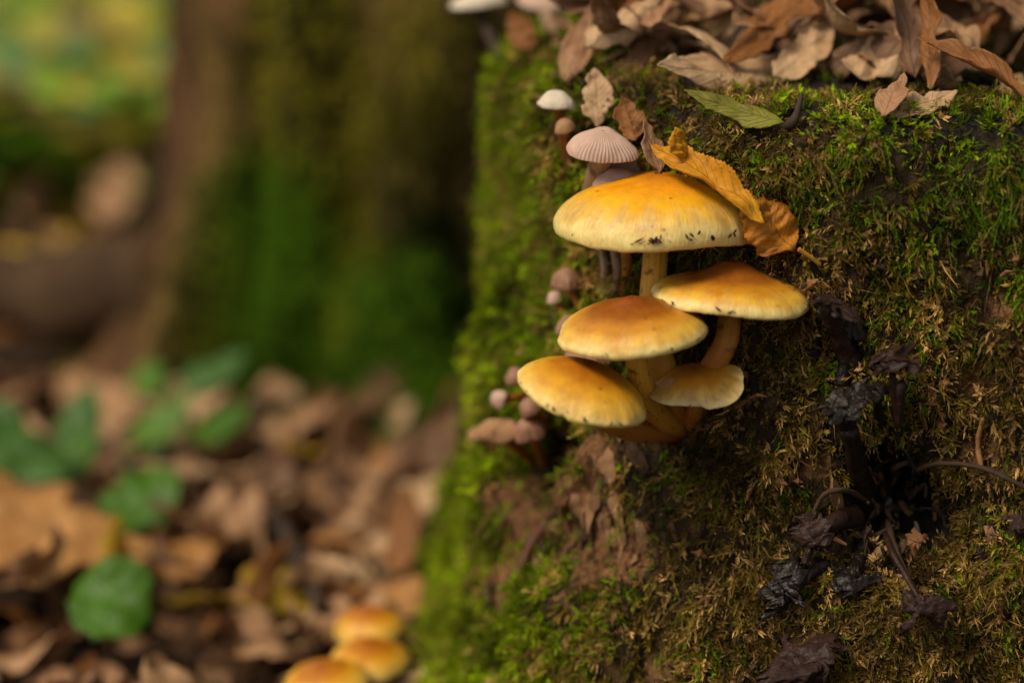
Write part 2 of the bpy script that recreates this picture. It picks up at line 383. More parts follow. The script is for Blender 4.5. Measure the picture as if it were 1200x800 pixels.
disp = disp + (0.0055*fbm(bp, 85, 2, 36)+0.009*fbm(bp, 30, 2, 37))*sstep(0.05, -0.012, bp[:, 0])
topm = sstep(0.5, 0.9, bn[:, 2]); disp = disp*(1-0.45*topm)
sp = bp + bn*disp[:, None]
SP = sp.reshape(base.shape); SNRM = gnorm(SP).reshape(-1, 3)
bvh = make_bvh(SP, sf)
def hit(px, py):
    for k in range(60):                       # slide towards the stump when the ray just misses it
        h = hit0(px+4*k, py+3*k, bvh)
        if h is not None: return h
def depth(p): return (Vector(p)-CAM).dot(FWD)
barec = np.clip(bare*1.0 + 1.0*fbm(bp, 70, 3, 27) - 0.08, 0, 1)
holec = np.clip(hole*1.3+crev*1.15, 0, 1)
wcol = np.array([0.050, 0.034, 0.015])[None]*(1+0.5*fbm(bp, 90, 3, 24))[:, None]
tanw = np.array([0.25, 0.125, 0.058])[None]*(1+0.5*1.6*fbm(bp*np.array([1, 1, 0.4]), 120, 4, 25))[:, None]
b3 = sstep(0.25, 0.75, barec)[:, None]; wcol = wcol*(1-b3)+tanw*b3
h3 = sstep(0.25, 0.85, holec)[:, None]; wcol = wcol*(1-h3)+np.array([0.012, 0.009, 0.007])[None]*h3  # hollow: black rotten wood; crevice: its shade painted in near-black
t3 = topm[:, None]; wcol = wcol*(1-t3)+np.array([0.030, 0.025, 0.022])[None]*t3
stump = empty('tree_stump', (SX, SY, 0), 'old cut tree stump covered in green and olive moss', 'tree stump')
off = np.array([SX, SY, 0])
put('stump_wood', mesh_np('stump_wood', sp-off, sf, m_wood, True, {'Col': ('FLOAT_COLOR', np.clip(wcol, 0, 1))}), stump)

# ------------------------------------------------------------------ moss
def moss_mesh(name, pos, nrm, direc, length, width, col, leaf, nleaf=8, bend=0.5, grav=0.5, seed=0, mat=None):
    """feathery shoots: a bent tapering axis of three pieces with little pointed leaves on both sides"""
    r = np.random.default_rng(seed); n = len(pos)
    d = direc/np.linalg.norm(direc, axis=1, keepdims=True)
    g = np.array([0, 0, -1.0])[None]
    side = np.cross(d, r.normal(size=(n, 3))); side /= np.linalg.norm(side, axis=1, keepdims=True)+1e-9
    bd = side*r.normal(0, bend, (n, 1)) + g*grav*r.uniform(0.3, 1.2, (n, 1))
    L = length[:, None]
    def at(t): return pos + d*L*t + bd*L*(t*t)*0.5
    def tang(t): v = d + bd*t; return v/np.linalg.norm(v, axis=1, keepdims=True)
    wv = np.cross(tang(0.5), side); wv /= np.linalg.norm(wv, axis=1, keepdims=True)+1e-9
    Wd = width[:, None]; vs = []; fs = []; cs = []
    idx = np.arange(n)
    ax = [at(0)-side*Wd*.5, at(0)+side*Wd*.5, at(.45)-side*Wd*.45, at(.45)+side*Wd*.45, at(1.0)]
    V = np.stack(ax, 1); cm = np.array([.55, .55, .8, .8, 1.1]); vs.append(V.reshape(-1, 3)); o = idx*5
    cs.append((col[:, None]*cm[None, :, None]).reshape(-1, 3))
    fs += [np.stack([o, o+1, o+3], 1), np.stack([o, o+3, o+2], 1), np.stack([o+2, o+3, o+4], 1)]
    tot = n*5
    for k in range(nleaf):
        t = (k+0.6)/nleaf*r.uniform(0.85, 1.12, n); t = np.clip(t, 0.05, 1.0)[:, None]
        P = pos + d*L*t + bd*L*(t*t)*0.5; T = d+bd*t; T /= np.linalg.norm(T, axis=1, keepdims=True)
        ang = (k % 2)*np.pi + r.uniform(-0.9, 0.9, n); q = (np.cos(ang)[:, None]*side + np.sin(ang)[:, None]*wv)
        ll = leaf[:, None]*r.uniform(0.6, 1.25, (n, 1))*(1.15-0.5*t)
        tip = P + (q*0.8 + T*0.75)*ll; w2 = np.cross(T, q)*ll*0.165
        mid = P + (q*0.35+T*0.3)*ll
        V = np.stack([P, mid-w2+T*0.0, mid+w2, tip], 1); vs.append(V.reshape(-1, 3)); o = tot+idx*4
        fs += [np.stack([o, o+1, o+2], 1), np.stack([o+1, o+3, o+2], 1)]
        c = col*r.uniform(0.75, 1.2, (n, 1)); cs.append((c[:, None]*np.array([.8, .95, .95, 1.15])[None, :, None]).reshape(-1, 3)); tot += n*4
    return mesh_np(name, np.vstack(vs), np.vstack(fs), mat or m_moss, True, {'Col': ('FLOAT_COLOR', np.clip(np.vstack(cs), 0, 1))})

def sample_surface(v, f, wgt, n, r):
    """n points on quads f of vertices v, with chance area*weight; returns positions, vertex indices"""
    a = v[f[:, 0]]; b = v[f[:, 1]]; d = v[f[:, 3]]; c = v[f[:, 2]]
    ar = 0.5*np.linalg.norm(np.cross(c-a, d-b), axis=1)*wgt[f].mean(1)
    cs = np.cumsum(ar); k = np.searchsorted(cs, r.random(n)*cs[-1]); k = np.clip(k, 0, len(f)-1)
    u = r.random((n, 1)); w = r.random((n, 1))
    p = (a[k]*(1-u)+b[k]*u)*(1-w) + (d[k]*(1-u)+c[k]*u)*w
    return p, f[k, 0]
r = np.random.default_rng(31)
tocam = np.array(CAM)[None]-sp; dist = np.linalg.norm(tocam, axis=1); vis = (SNRM*tocam).sum(1)/dist
patch = fbm(bp, 30, 3, 28)
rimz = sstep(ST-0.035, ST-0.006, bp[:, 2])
leftm = sstep(0.05, -0.012, sp[:, 0])                                  # left flank: denser moss, greener and brighter in colour
topback = topm*sstep(0.615, 0.635, bp[:, 1])*sstep(0.02, 0.05, bp[:, 0])     # under the leaf litter
den = np.clip(1.0 - 0.97*sstep(0.25, 0.6, barec) , 0.0, 1)*(1-0.96*sstep(0.25, 0.6, holec))*sstep(-0.35, 0.05, vis)*(1-0.85*topback)
den = den*np.clip(0.75+0.9*patch, 0.25, 1.3) + 0.4*leftm*sstep(-0.35, 0.05, vis)*(1-sstep(.3, .6, holec))*(1-.9*sstep(.3, .6, barec))
den *= 0.25+1.1*np.clip(0.5+1.3*fbm(bp, 130, 2, 39), 0, 1)
den *= sstep(-0.005, 0.01, bp[:, 2])
NM = 82000
mp_, mi = sample_surface(sp, sf, np.clip(den, 0, 2), NM, r)
mn = SNRM[mi]
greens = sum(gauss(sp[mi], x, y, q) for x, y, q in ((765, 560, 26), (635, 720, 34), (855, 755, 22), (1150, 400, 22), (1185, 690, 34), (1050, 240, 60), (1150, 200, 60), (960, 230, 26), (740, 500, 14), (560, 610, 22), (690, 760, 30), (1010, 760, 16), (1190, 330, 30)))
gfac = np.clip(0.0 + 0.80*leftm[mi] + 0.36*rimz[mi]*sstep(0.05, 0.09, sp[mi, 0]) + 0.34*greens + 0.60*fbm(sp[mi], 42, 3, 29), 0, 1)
rnd = r.random(NM)
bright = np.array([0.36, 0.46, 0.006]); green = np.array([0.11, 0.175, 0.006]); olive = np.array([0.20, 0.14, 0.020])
tan = np.array([0.46, 0.28, 0.09]); brown = np.array([0.17, 0.09, 0.03])
isg = rnd < gfac
mixg = r.random((NM, 1))
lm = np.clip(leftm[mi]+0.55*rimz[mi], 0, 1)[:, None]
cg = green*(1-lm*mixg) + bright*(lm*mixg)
sel = r.random(NM)
co = np.where((sel < 0.48)[:, None], olive[None], np.where((sel < 0.72)[:, None], brown[None], tan[None]))
mcol = np.where(isg[:, None], cg, co)*r.uniform(0.6, 1.3, (NM, 1))*np.clip(1+1.2*fbm(sp[mi], 110, 2, 35), .3, 1.9)[:, None]
down = np.array([0, 0, -1.0])[None]
sidew = (1-np.abs(mn[:, 2:3]))
mdir = mn*0.75 + down*0.45*sidew + r.normal(0, 0.55, (NM, 3))
lng = r.uniform(0.0024, 0.0060, NM)*(1+0.25*leftm[mi])*np.clip(1+0.7*fbm(sp[mi], 50, 2, 40), .6, 1.5); wid = r.uniform(0.00025, 0.0005, NM)
lf = r.uniform(0.0012, 0.0026, NM)*(1+0.25*leftm[mi])
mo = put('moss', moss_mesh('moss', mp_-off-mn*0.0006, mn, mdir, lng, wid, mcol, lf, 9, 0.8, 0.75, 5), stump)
mo['kind'] = 'stuff'; mo['label'] = 'feathery moss clothing the stump, bright green to olive brown'
# longer hanging green strands below the rim
vw = rimz*(1-topm)*sstep(-0.1, 0.2, vis)*np.clip(fbm(bp, 55, 2, 33)*3, 0, 1)*sstep(0.06, 0.09, sp[:, 0]) + 0.28*sstep(0.1, 0.4, vis)*np.clip(fbm(bp, 60, 2, 34)*3-0.6, 0, 1)*(1-holec)
NL = 2000
lp, li = sample_surface(sp, sf, np.clip(vw, 0, 1), NL, r); ln = SNRM[li]
lcol = np.where(r.random((NL, 1)) < np.where(sp[li, 2:3] > ST-.04, .7, .3), np.array([[0.12, 0.21, 0.008]]), np.array([[0.26, 0.19, 0.05]]))*r.uniform(0.6, 1.3, (NL, 1))
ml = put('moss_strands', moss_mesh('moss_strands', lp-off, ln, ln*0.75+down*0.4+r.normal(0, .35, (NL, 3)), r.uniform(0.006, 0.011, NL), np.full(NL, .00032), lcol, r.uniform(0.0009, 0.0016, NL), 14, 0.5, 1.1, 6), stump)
ml['kind'] = 'stuff'

# bark flakes on the bare wood, rotten fibres in the hollow: pieces of the stump
rq = random.Random(77)
m_fl = [plain('bark_flake_brown', (0.17, 0.085, 0.04), .6, 260, .85, .12, .9, .001), plain('bark_flake_tan', (0.27, 0.145, 0.07), .6, 260, .85, .12, .9, .001), plain('bark_flake_dark', (0.06, 0.033, 0.02), .6, 260, .85, .12, .9, .001)]
FLK = []
for k in range(9):
    n_ = rq.randint(6, 9); L_, W_ = rq.uniform(.004, .008), rq.uniform(.0016, .0034); vs_ = []
    for zt in (0.0, rq.uniform(.0006, .0012)):
        for i in range(n_):
            a_ = 2*math.pi*i/n_; q_ = rq.uniform(.6, 1.15); vs_.append((math.cos(a_)*W_*q_, math.sin(a_)*L_*q_, zt+rq.uniform(-.0004, .0004)))
    me = bpy.data.meshes.new('bark_flake'); me.from_pydata(vs_, [], [tuple(range(n_-1, -1, -1)), tuple(range(n_, 2*n_))]+[(i, (i+1) % n_, n_+(i+1) % n_, n_+i) for i in range(n_)]); me.materials.append(m_fl[k % 3]); FLK.append(me)
def surf(px, py):
    h = bvh.ray_cast(CAM, ray(px, py).normalized()); return h[0], h[1]
for k in range(84):
    px, py = (rq.gauss(700, 36), rq.gauss(600, 50)) if k < 34 else (rq.gauss(600, 36), rq.gauss(665, 30)) if k < 58 else (rq.gauss(1030, 60), rq.gauss(590, 60))
    p_, n_ = surf(px, py)
    if p_ is None: continue
    yd = Vector((-.35+rq.gauss(0, .3), 0, 1)); o = put('bark_flake', rq.choice(FLK), stump, p_-Vector((SX, SY, 0))+n_*.0004)
    y_ = (yd-n_*yd.dot(n_)).normalized(); z_ = (n_+Vector((rq.gauss(0, .25), rq.gauss(0, .25), rq.gauss(0, .25)))).normalized(); z_ = (z_-y_*z_.dot(y_)).normalized(); x_ = y_.cross(z_)
    o.rotation_euler = Matrix((x_, y_, z_)).transposed().to_euler(); sc_ = rq.uniform(.35, .85); o.scale = (sc_, sc_*rq.uniform(.8, 1.4), sc_)
m_fib = [plain('fibre_black', (0.014, 0.010, 0.008), .6, 300, .6, .25, .8, .001), plain('fibre_brown', (0.07, 0.04, 0.025), .6, 300, .8, .15, .8, .001), plain('fibre_grey', (0.16, 0.14, 0.12), .6, 300, .8, .15, .8, .001)]
for k in range(30):
    px, py = rq.gauss(1045, 42), rq.gauss(590, 42); a_ = rq.gauss(1.57, .6); L_ = rq.uniform(18, 52); P_ = []
    for i in range(4):
        q_ = surf(px+math.cos(a_)*L_*i/3+rq.gauss(0, 4), py+math.sin(a_)*L_*i/3+rq.gauss(0, 4))
        if q_[0] is not None: P_.append(q_[0]+q_[1]*rq.uniform(.0005, .0045))
    if len(P_) < 4: continue
    rd = rq.uniform(.0003, .0010)
    put('wood_fibre', tube_mesh('wood_fibre', [p-P_[0] for p in P_], [rd*.6, rd, rd*.4], rq.choices(m_fib, [4, 3, 1])[0], n=18, sides=6, rough=.5, rscale=500, seed=k), stump, P_[0]-Vector((SX, SY, 0)))

# ------------------------------------------------------------------ mushrooms
def cap_mesh(name, R, prof, mat, seed, wob=0.03, wave=0.02, na=120, nr=46, fluted=0, flute_d=0.0, crumple=0.0, fold=None, ragged=0.0):
    r = random.Random(seed); P = crom(prof, nr); s = np.r_[0, np.cumsum(np.linalg.norm(np.diff(P, axis=0), axis=1))]
    rim = int(np.argmax(P[:, 0])); s = s/s[rim]
    a = np.linspace(0, 2*np.pi, na, endpoint=False)
    ph = [r.uniform(0, 6.28) for _ in range(6)]
    wb = sum(math.pow(0.6, k)*np.sin((k+2)*a+ph[k]) for k in range(3))*wob
    wz = sum(math.pow(0.6, k)*np.sin((k+2)*a+ph[k+3]) for k in range(3))*wave
    A, I = np.meshgrid(a, np.arange(1, nr), indexing='ij')
    rr = P[I, 0]; z = P[I, 1]; WB = wb[:, None]; WZ = wz[:, None]
    rad = rr*(1+WB*rr**2)
    if fluted:
        fl = 0.5+0.5*np.cos(A*fluted+0.6*np.sin(A*3)); k = np.clip(rr-0.15, 0, 1)
        rad = rad*(1-flute_d*0.5*k*(1-fl)); z = z-flute_d*0.5*k*(1-fl)*0.5
    if not fluted:
        cm_ = fbm(np.stack([np.cos(A)*6, np.sin(A)*6, rr*0+seed], -1), 1.0, 4, seed, .65); rad = rad*(1+0.030*cm_*rr**8); z = z+0.035*cm_*rr**7
    if ragged:
        rg = fbm(np.stack([np.cos(A)*3.2, np.sin(A)*3.2, rr*0+seed], -1), 1.0, 4, seed+3, .7); rad = rad*(1-ragged*np.clip(1.8*rg+.15, 0, .9)*rr**2)
    z = z + WZ*rr**2.5
    x = rad*np.cos(A); y = rad*np.sin(A)
    if fold: x, y, z = fold(x, y, z)
    V = np.stack([x, y, z], -1).reshape(-1, 3)*R
    top = np.array([[0, 0, P[0, 1]*R]])
    if fold:
        fx, fy, fz = fold(np.zeros(1), np.zeros(1), np.array([P[0, 1]])); top = np.array([[fx[0], fy[0], fz[0]]])*R
    V = np.vstack([V, top])
    V = V + np.stack([np.zeros(len(V)), np.zeros(len(V)), 0.010*R*fbm(V/R, 3.0, 3, seed)], -1)
    if crumple:
        c = np.stack([fbm(V/R, 1.5, 2, seed+k) for k in range(3)], -1); V = V + c*R*crumple*1.7
        if ragged: V = V + np.stack([fbm(V/R, 5.5, 2, seed+20+k) for k in range(3)], -1)*R*.09
    nv = nr-1
    f = [tuple(q) for q in grid_faces(na, nv, True)[:, ::-1]]
    f = [(q[0], q[1], q[2], q[3]) for q in f]
    tp = len(V)-1; f += [(i*nv, tp, ((i+1) % na)*nv) for i in range(na)]
    me = bpy.data.meshes.new(name); me.from_pydata([tuple(v) for v in V], [], [tuple(reversed(q)) for q in f]); me.update()
    cc = np.stack([np.cos(A)*2.6, np.sin(A)*2.6, s[I]*0.55], -1).reshape(-1, 3); cc = np.vstack([cc, [[0, 0, 0]]])
    at = me.attributes.new('cc', 'FLOAT_VECTOR', 'POINT'); at.data.foreach_set('vector', cc.astype(np.float32).ravel())
    at = me.attributes.new('rad', 'FLOAT', 'POINT'); at.data.foreach_set('value', np.r_[s[I].reshape(-1), 0].astype(np.float32))
    me.polygons.foreach_set('use_smooth', np.ones(len(me.polygons), bool)); me.materials.append(mat)
    def edge(t):      # margin position at angle t (radius factor, z shift), for gills and veil
        w1 = sum(math.pow(0.6, k)*math.sin((k+2)*t+ph[k]) for k in range(3))*wob
        w2 = sum(math.pow(0.6, k)*math.sin((k+2)*t+ph[k+3]) for k in range(3))*wave
        return 1+w1, w2
    return me, edge, P
def gill_mesh(name, R, P, edge, mat, n=84, fold=None):
    r0, z0 = P[-1]; vs = []; nr = 7
    for i in range(2*n):
        t = math.pi*i/n; e, wz = edge(t)
        for j in range(nr):
            q = j/(nr-1); rr = r0*(1-q)+0.10*q; zz = z0 + 0.10*math.sin(q*math.pi*0.6) + wz*rr**2.5
            if i % 2: zz -= 0.07*math.sin(math.pi*min(1, q*1.1+0.02))
            x, y = rr*e*math.cos(t), rr*e*math.sin(t)
            if fold:
                fx, fy, fz = fold(np.array([x]), np.array([y]), np.array([zz])); x, y, zz = fx[0], fy[0], fz[0]
            vs.append((x*R, y*R, zz*R))
    return mesh_np(name, vs, grid_faces(2*n, nr, True), mat, False)
def veil_mesh(name, R, P, edge, mat, n, seed, fold=None):
    """dark torn scraps of veil hanging along the cap margin"""
    r = random.Random(seed); vs = []; fs = []
    cl = [r.uniform(math.pi*1.02, math.pi*1.98) for _ in range(6)]
    rim = int(np.argmax(P[:, 0]))
    for _ in range(n):
        t = r.choice(cl)+r.gauss(0, .10) if r.random() < .75 else r.uniform(0, 2*math.pi)
        i = max(2, rim - r.choice([-1, 0, 0, 0, 0, 1, 1, 2, 3])); e, wz = edge(t); rr, zz = P[i]
        up = np.array(P[i-1])-np.array(P[i]); up /= np.linalg.norm(up)+1e-9
        L = r.choice([.015, .02, .03, .045, .06]); w = r.uniform(.006, .020)*(1.3 if L > .04 else 1); sl = r.uniform(-1.6, 1.6)
        b = len(vs); pts = []
        for (q, ww) in ((0, .3), (.35, 1), (.7, .8), (1, .15)):
            for sgn in (-1, 1):
                tt = t + (sl*q*L + sgn*ww*w)/max(rr, .1); k = rr*(1+(e-1)*rr**2)+up[0]*q*L
                out = 0.012+0.006*math.sin(q*3)
                x, y, z = (k+out)*math.cos(tt), (k+out)*math.sin(tt), zz+wz*rr**2.5+up[1]*q*L+out*0.35
                if fold:
                    fx, fy, fz = fold(np.array([x]), np.array([y]), np.array([z])); x, y, z = fx[0], fy[0], fz[0]
                vs.append((x*R, y*R, z*R))
        for q in range(3): fs.append((b+2*q, b+2*q+1, b+2*q+3, b+2*q+2))
    return mesh_np(name, vs, fs, mat, True)
def mushroom(name, label, group, cpx, cpy, d, Rpx, prof, tx, ty, mat, smat, base, srad, mid=(), seed=1, wob=.03, wave=.02, gills=True, veil=18, fold=None, cat='mushroom', fluted=0, flute_d=0, crumple=0, stem_top=0.25, na=120, sides=16, vmat=None):
    """cap centre (of its rim circle) given by pixel and depth, base a world point it grows from"""
    base = Vector(base); root = empty(name, base, label, cat, group)
    if Rpx > 44: prof = [(a, b*0.80 if b > 0 else b) for a, b in prof]; cpy -= 0.105*Rpx
    R = M(Rpx, d); cc = W(cpx, cpy, d); rot = Euler((R_(tx), R_(ty), 0), 'YXZ')
    me, edge, P = cap_mesh('cap', R, prof, mat, seed, wob, wave, na=na, fluted=fluted, flute_d=flute_d, crumple=crumple, fold=fold)
    cap = put('cap', me, root, cc-base, rot)
    if gills:
        put('gills', gill_mesh('gills', R, P, edge, m_gill, fold=fold), cap)
    if veil:
        v = put('veil_remnant', veil_mesh('veil_remnant', R, P, edge, vmat or m_veil, veil, seed+50, fold), cap); v['kind'] = 'stuff'
    top = cc + rot.to_matrix() @ Vector((0, 0, R*stem_top)); neck = cc + rot.to_matrix() @ Vector((0, 0, -R*0.25))
    clear = lambda x, y, dd: min(dd, depth(hit(x, y))-max(srad)*2.2)
    pts = [Vector((0, 0, 0))]+[W(x, y, clear(x, y, dd))-base for x, y, dd in mid]+[neck-base, top-base]
    put('stem', tube_mesh('stem', pts, srad, smat, n=30, sides=sides, rough=0.07, rscale=180, seed=seed, flute=0.025), root)
    return root
PA = [(0, .57), (.18, .56), (.40, .49), (.62, .385), (.80, .27), (.92, .14), (.985, .0), (1.0, -.08), (.985, -.14), (.94, -.15), (.90, -.09)]
PB = [(0, .56), (.11, .55), (.22, .48), (.34, .38), (.52, .27), (.72, .18), (.88, .08), (.97, -.03), (1.0, -.10), (.98, -.14), (.93, -.12), (.90, -.06)]
PC = [(0, .55), (.09, .54), (.19, .48), (.30, .43), (.50, .36), (.72, .235), (.89, .09), (.98, -.04), (1.0, -.10), (.98, -.145), (.93, -.13), (.90, -.07)]
PD = [(0, .50), (.15, .49), (.32, .44), (.55, .34), (.76, .21), (.92, .05), (.99, -.06), (1.0, -.10), (.98, -.14), (.92, -.13), (.88, -.08)]
PBn = [(0, .72), (.25, .70), (.55, .56), (.82, .30), (.97, .02), (1.0, -.12), (.93, -.22), (.80, -.20)]
PFl = [(0, .36), (.2, .35), (.45, .30), (.70, .18), (.90, .0), (1.0, -.16), (.96, -.20), (.90, -.14)]
PE = [(0, .36), (.18, .35), (.40, .30), (.65, .20), (.86, .08), (1.0, -.04), (.985, -.09), (.93, -.08), (.88, -.04)]
hb = hit(800, 497); db = depth(hb)
print('base depth', db, [round(depth(hit(x, y)), 4) for x, y in ((770, 260), (857, 340), (742, 390), (684, 460), (817, 450), (1150, 350), (1150, 700), (620, 300))])
G = 'golden capped mushrooms in the cluster on the stump'
def foldE(x, y, z):
    # the right margin lifts and a crease runs across the cap
    k = np.clip(x-0.35, 0, 1); cre = np.exp(-((x-0.42-0.25*y)/0.10)**2)
    return x*(1-0.05*k), y, z + 0.30*k - 0.06*cre*np.clip(np.hypot(x, y), 0, 1) - 0.16*np.clip(-x-0.5, 0, 1) + 0.05*np.sin(4*x+1)*np.clip(np.hypot(x, y), 0, 1)
def notchD(x, y, z):
    q = np.exp(-((np.arctan2(y, x)+1.86)/0.05)**2)*np.clip(np.hypot(x, y)-0.86, 0, 1)/0.14
    return x*(1-0.06*q), y*(1-0.06*q), z+0.05*q
def bump_pt(px, py, lift=0.0):
    h = hit(px, py); return h
dA = 0.620
mushroom('golden_mushroom', 'largest golden mushroom with wide domed cap and straight stem, topmost of its cluster', G, 770, 269, dA, 118, PA, -4, 1.0, m_capY, m_stemY,
         hit(800, 488), [.0042, .0036, .0033, .0031, .0031], mid=((780, 440, .634), (765, 380, .629)), seed=3, wob=.02, wave=.022, veil=34)
mushroom('golden_mushroom', 'mushroom with orange-brown pointed cap and bent brown-stained stem beside the black shrivelled fungus', G, 857, 350, 0.612, 92, [(a, b*.86 if b > 0 else b) for a, b in PB], -4, 2.0, m_capB, m_stemR,
         hit(815, 492), [.0034, .0030, .0028, .0027], mid=((830, 440, .632), (850, 402, .622)), seed=12, wob=.03, wave=.03, veil=24)
mushroom('golden_mushroom', 'mushroom with brown umbo and pale yellow margin, its yellow stem curving out below', G, 742, 391, 0.603, 87, [(a, b*.92 if b > 0 else b) for a, b in PC], 1, -4.0, m_capB, m_stemY,
         hit(798, 497), [.0034, .0031, .0028, .0026], mid=((775, 488, .624), (754, 455, .612)), seed=21, wob=.025, wave=.025, veil=24)
mushroom('golden_mushroom', 'tilted orange mushroom cap with a small notch in its margin, lowest of its cluster', G, 684, 464, 0.601, 80, PD, 3, 15.5, m_capO, m_stemR,
         hit(790, 502), [.0034, .0030, .0027, .0025], mid=((740, 503, .622),), seed=33, wob=.025, wave=.02, veil=14, fold=notchD)
mushroom('golden_mushroom', 'smallest pale mushroom with folded wavy cap and short rusty stem', G, 816, 456, 0.611, 54, [(a, b*1.35 if b > 0 else b) for a, b in PE], 8, -5.0, m_capP, m_stemR,
         hit(812, 500), [.0024, .0021, .0020, .0018], mid=((812, 490, .628),), seed=44, wob=.09, wave=.085, veil=5, fold=foldE)
mushroom('button_mushroom', 'tiny pale button mushroom tucked under the folded wavy cap', None, 786, 461, 0.622, 17, PA, 5, -10, m_capP, m_stemR,
         hit(800, 492), [.0016, .0014, .0012], seed=47, veil=0, na=48)

# mushrooms at the foot of the stump, soft in the distance
G2 = 'orange mushrooms at the foot of the stump'
def gpt(px, py, up=0.0):
    r_ = ray(px, py); lo, hi = 0.3, 4.0
    for k in range(400):
        d = 0.5 + k*0.006; p = CAM+r_*d
        if p.z < float(ground_z(p.x, p.y))+up: return p
    return CAM+r_*2.5
def gbase(x, y): return Vector((x, y, float(ground_z(x, y))))
for (x, y, d, Rp, lab, pr, sd, tx, ty) in ((433, 734, .735, 42, 'small orange mushroom standing behind its twin at the foot of the stump', PA, 61, 2, -4),
                             (434, 774, .715, 47, 'orange mushroom with pale margin, middle of the three at the foot of the stump', PD, 62, 6, 3),
                             (380, 803, .70, 52, 'broad orange mushroom leaning away from the stump foot', PD, 63, 6, -10)):
    c = W(x, y, d); b = gbase(c.x+0.012, c.y+0.012)
    mushroom('orange_mushroom', lab, G2, x, y, d, Rp, pr, tx, ty, m_capO, m_stemY, b, [.003, .0026, .0025], seed=sd, veil=0)

# little greyish bonnets
PFb = [(0, .50), (.2, .49), (.45, .42), (.70, .27), (.90, .06), (1.0, -.14), (.96, -.18), (.90, -.12)]
PF = [(0, .62), (.2, .60), (.45, .50), (.70, .30), (.90, .05), (1.0, -.18), (.96, -.22), (.90, -.16)]
PBt = [(0, .95), (.25, .92), (.55, .75), (.82, .42), (.98, .0), (.98, -.3), (.85, -.42), (.7, -.35)]
G3 = 'small greyish brown bonnet mushrooms on the stump'
def bonnet(label, x, y, Rp, off, base, mat, smat, prof=PF, tx=0, ty=0, fl=26, fd=0.10, srad=.0011, seed=1, crumple=0.0, mid=()):
    hc = hit(x, y); h2 = hit(*base); d2 = depth(h2)
    d = (depth(hc) if hc is not None else d2) - off
    d = min(d, d2+0.004)-(.004 if Rp < 27 else 0); Rp = Rp*1.1
    return mushroom('bonnet_mushroom', label, G3, x, y, d, Rp, prof, tx, ty, mat, smat, h2, [srad*1.15, srad, srad*.9], mid=mid, seed=seed, wob=.05, wave=.03, gills=False, veil=0,
                    fluted=fl, flute_d=fd, crumple=max(crumple, .05), na=max(72, 6*fl), sides=10, stem_top=0.25)
bonnet('small round cream mushroom on a thin stem at the mossy rim of the stump', 653, 121, 19, .012, (668, 195), m_capC, m_stemO, PBn, 0, 4, 0, 0, .0012, 71)
bonnet('tan bud mushroom pressed under the small cream one', 662, 150, 11, .010, (672, 200), m_capT, m_stemO, PBt, 0, -15, 0, 0, .0009, 72)
bonnet('greyish pink pleated bonnet mushroom beside the yellow leaf', 707, 172, 37, .018, (694, 240), m_capG, m_stemG, PFb, 6, 2, 52, .07, .0030, 73)
bonnet('greyish pink bonnet mushroom half hidden under the pleated one', 738, 193, 27, .001, (728, 250), m_capG, m_stemG, PFl, 4, 16, 30, .08, .0020, 74)
bonnet('pale bonnet mushroom peeping over the largest golden cap', 722, 214, 27, .012, (715, 260), m_capG, m_stemG, PA, 6, -10, 0, 0, .002, 75)
bonnet('mauve brown bonnet mushroom with rounded cap beneath the largest golden cap', 664, 330, 16, .014, (690, 375), m_capM, m_stemO, PBt, 4, -4, 14, .12, .0010, 76)
bonnet('little pinkish bud beside the mauve bonnet mushroom', 650, 350, 9, .013, (672, 385), m_capG, m_stemO, PBt, 0, -12, 0, 0, .0009, 77)
bonnet('dark mauve bonnet mushroom behind the brown umbo mushroom', 672, 382, 22, .012, (690, 420), m_capM, m_stemO, PA, 0, -8, 22, .05, .0012, 78)
bonnet('dark mauve bonnet mushroom between the two lower golden caps', 690, 418, 26, .012, (705, 455), m_capM, m_stemO, PA, 6, 3, 20, .05, .0014, 79)
bonnet('brown bud mushroom peeping past the tilted orange cap', 605, 442, 12, .012, (640, 455), m_capM, m_stemO, PBt, 0, -20, 14, .06, .0010, 80)
bonnet('tiny pink brown bud on an orange stem by the tilted cap', 586, 468, 11, .014, (622, 462), m_capG, m_stemO, PBt, 0, -60, 12, .05, .0010, 81)
bonnet('mauve bud squeezed under the tilted orange cap', 622, 478, 13, .012, (645, 500), m_capM, m_stemO, PBt, 4, -30, 16, .06, .0011, 82)
bonnet('wrinkled tan bonnet mushroom spreading flat over green moss', 586, 502, 26, .016, (625, 540), m_capT, m_stemO, PFl, 4, -4, 34, .26, .0011, 83, 0.08)
bonnet('brown wrinkled bonnet mushroom against the flat tan one', 562, 507, 15, .014, (600, 545), m_capT, m_stemO, PFl, 0, -10, 24, .26, .0011, 84, 0.08)
bonnet('round purplish wrinkled bud mushroom below the tilted orange cap', 621, 505, 17, .016, (640, 545), m_capM, m_stemO, PBt, 8, -14, 11, .14, .0012, 85, 0.05)
# bare thin stalks between the caps
for i, (a, b, mt, rr, lab) in enumerate((((700, 268), (708, 350), m_stemG, .0012, 'thin olive grey fungus stalk under the largest golden cap'),
                                ((715, 272), (722, 352), m_stemG, .0013, 'pale grey fungus stalk next to the rusty one'),
                                ((731, 280), (730, 356), m_stemO, .0016, 'rusty red fungus stalk beside the thick yellow stem'))):
    pb = hit(*b); d = depth(pb); pt = W(a[0], a[1], d-.010)
    tag(put('fungus_stalk', tube_mesh('fungus_stalk', [Vector((0, 0, 0)), (pt-pb)*.5+Vector((.001, -.002, 0)), pt-pb], [rr, rr*.9, rr*.8], mt, sides=10, rough=.1), None, pb), lab, 'stalk')
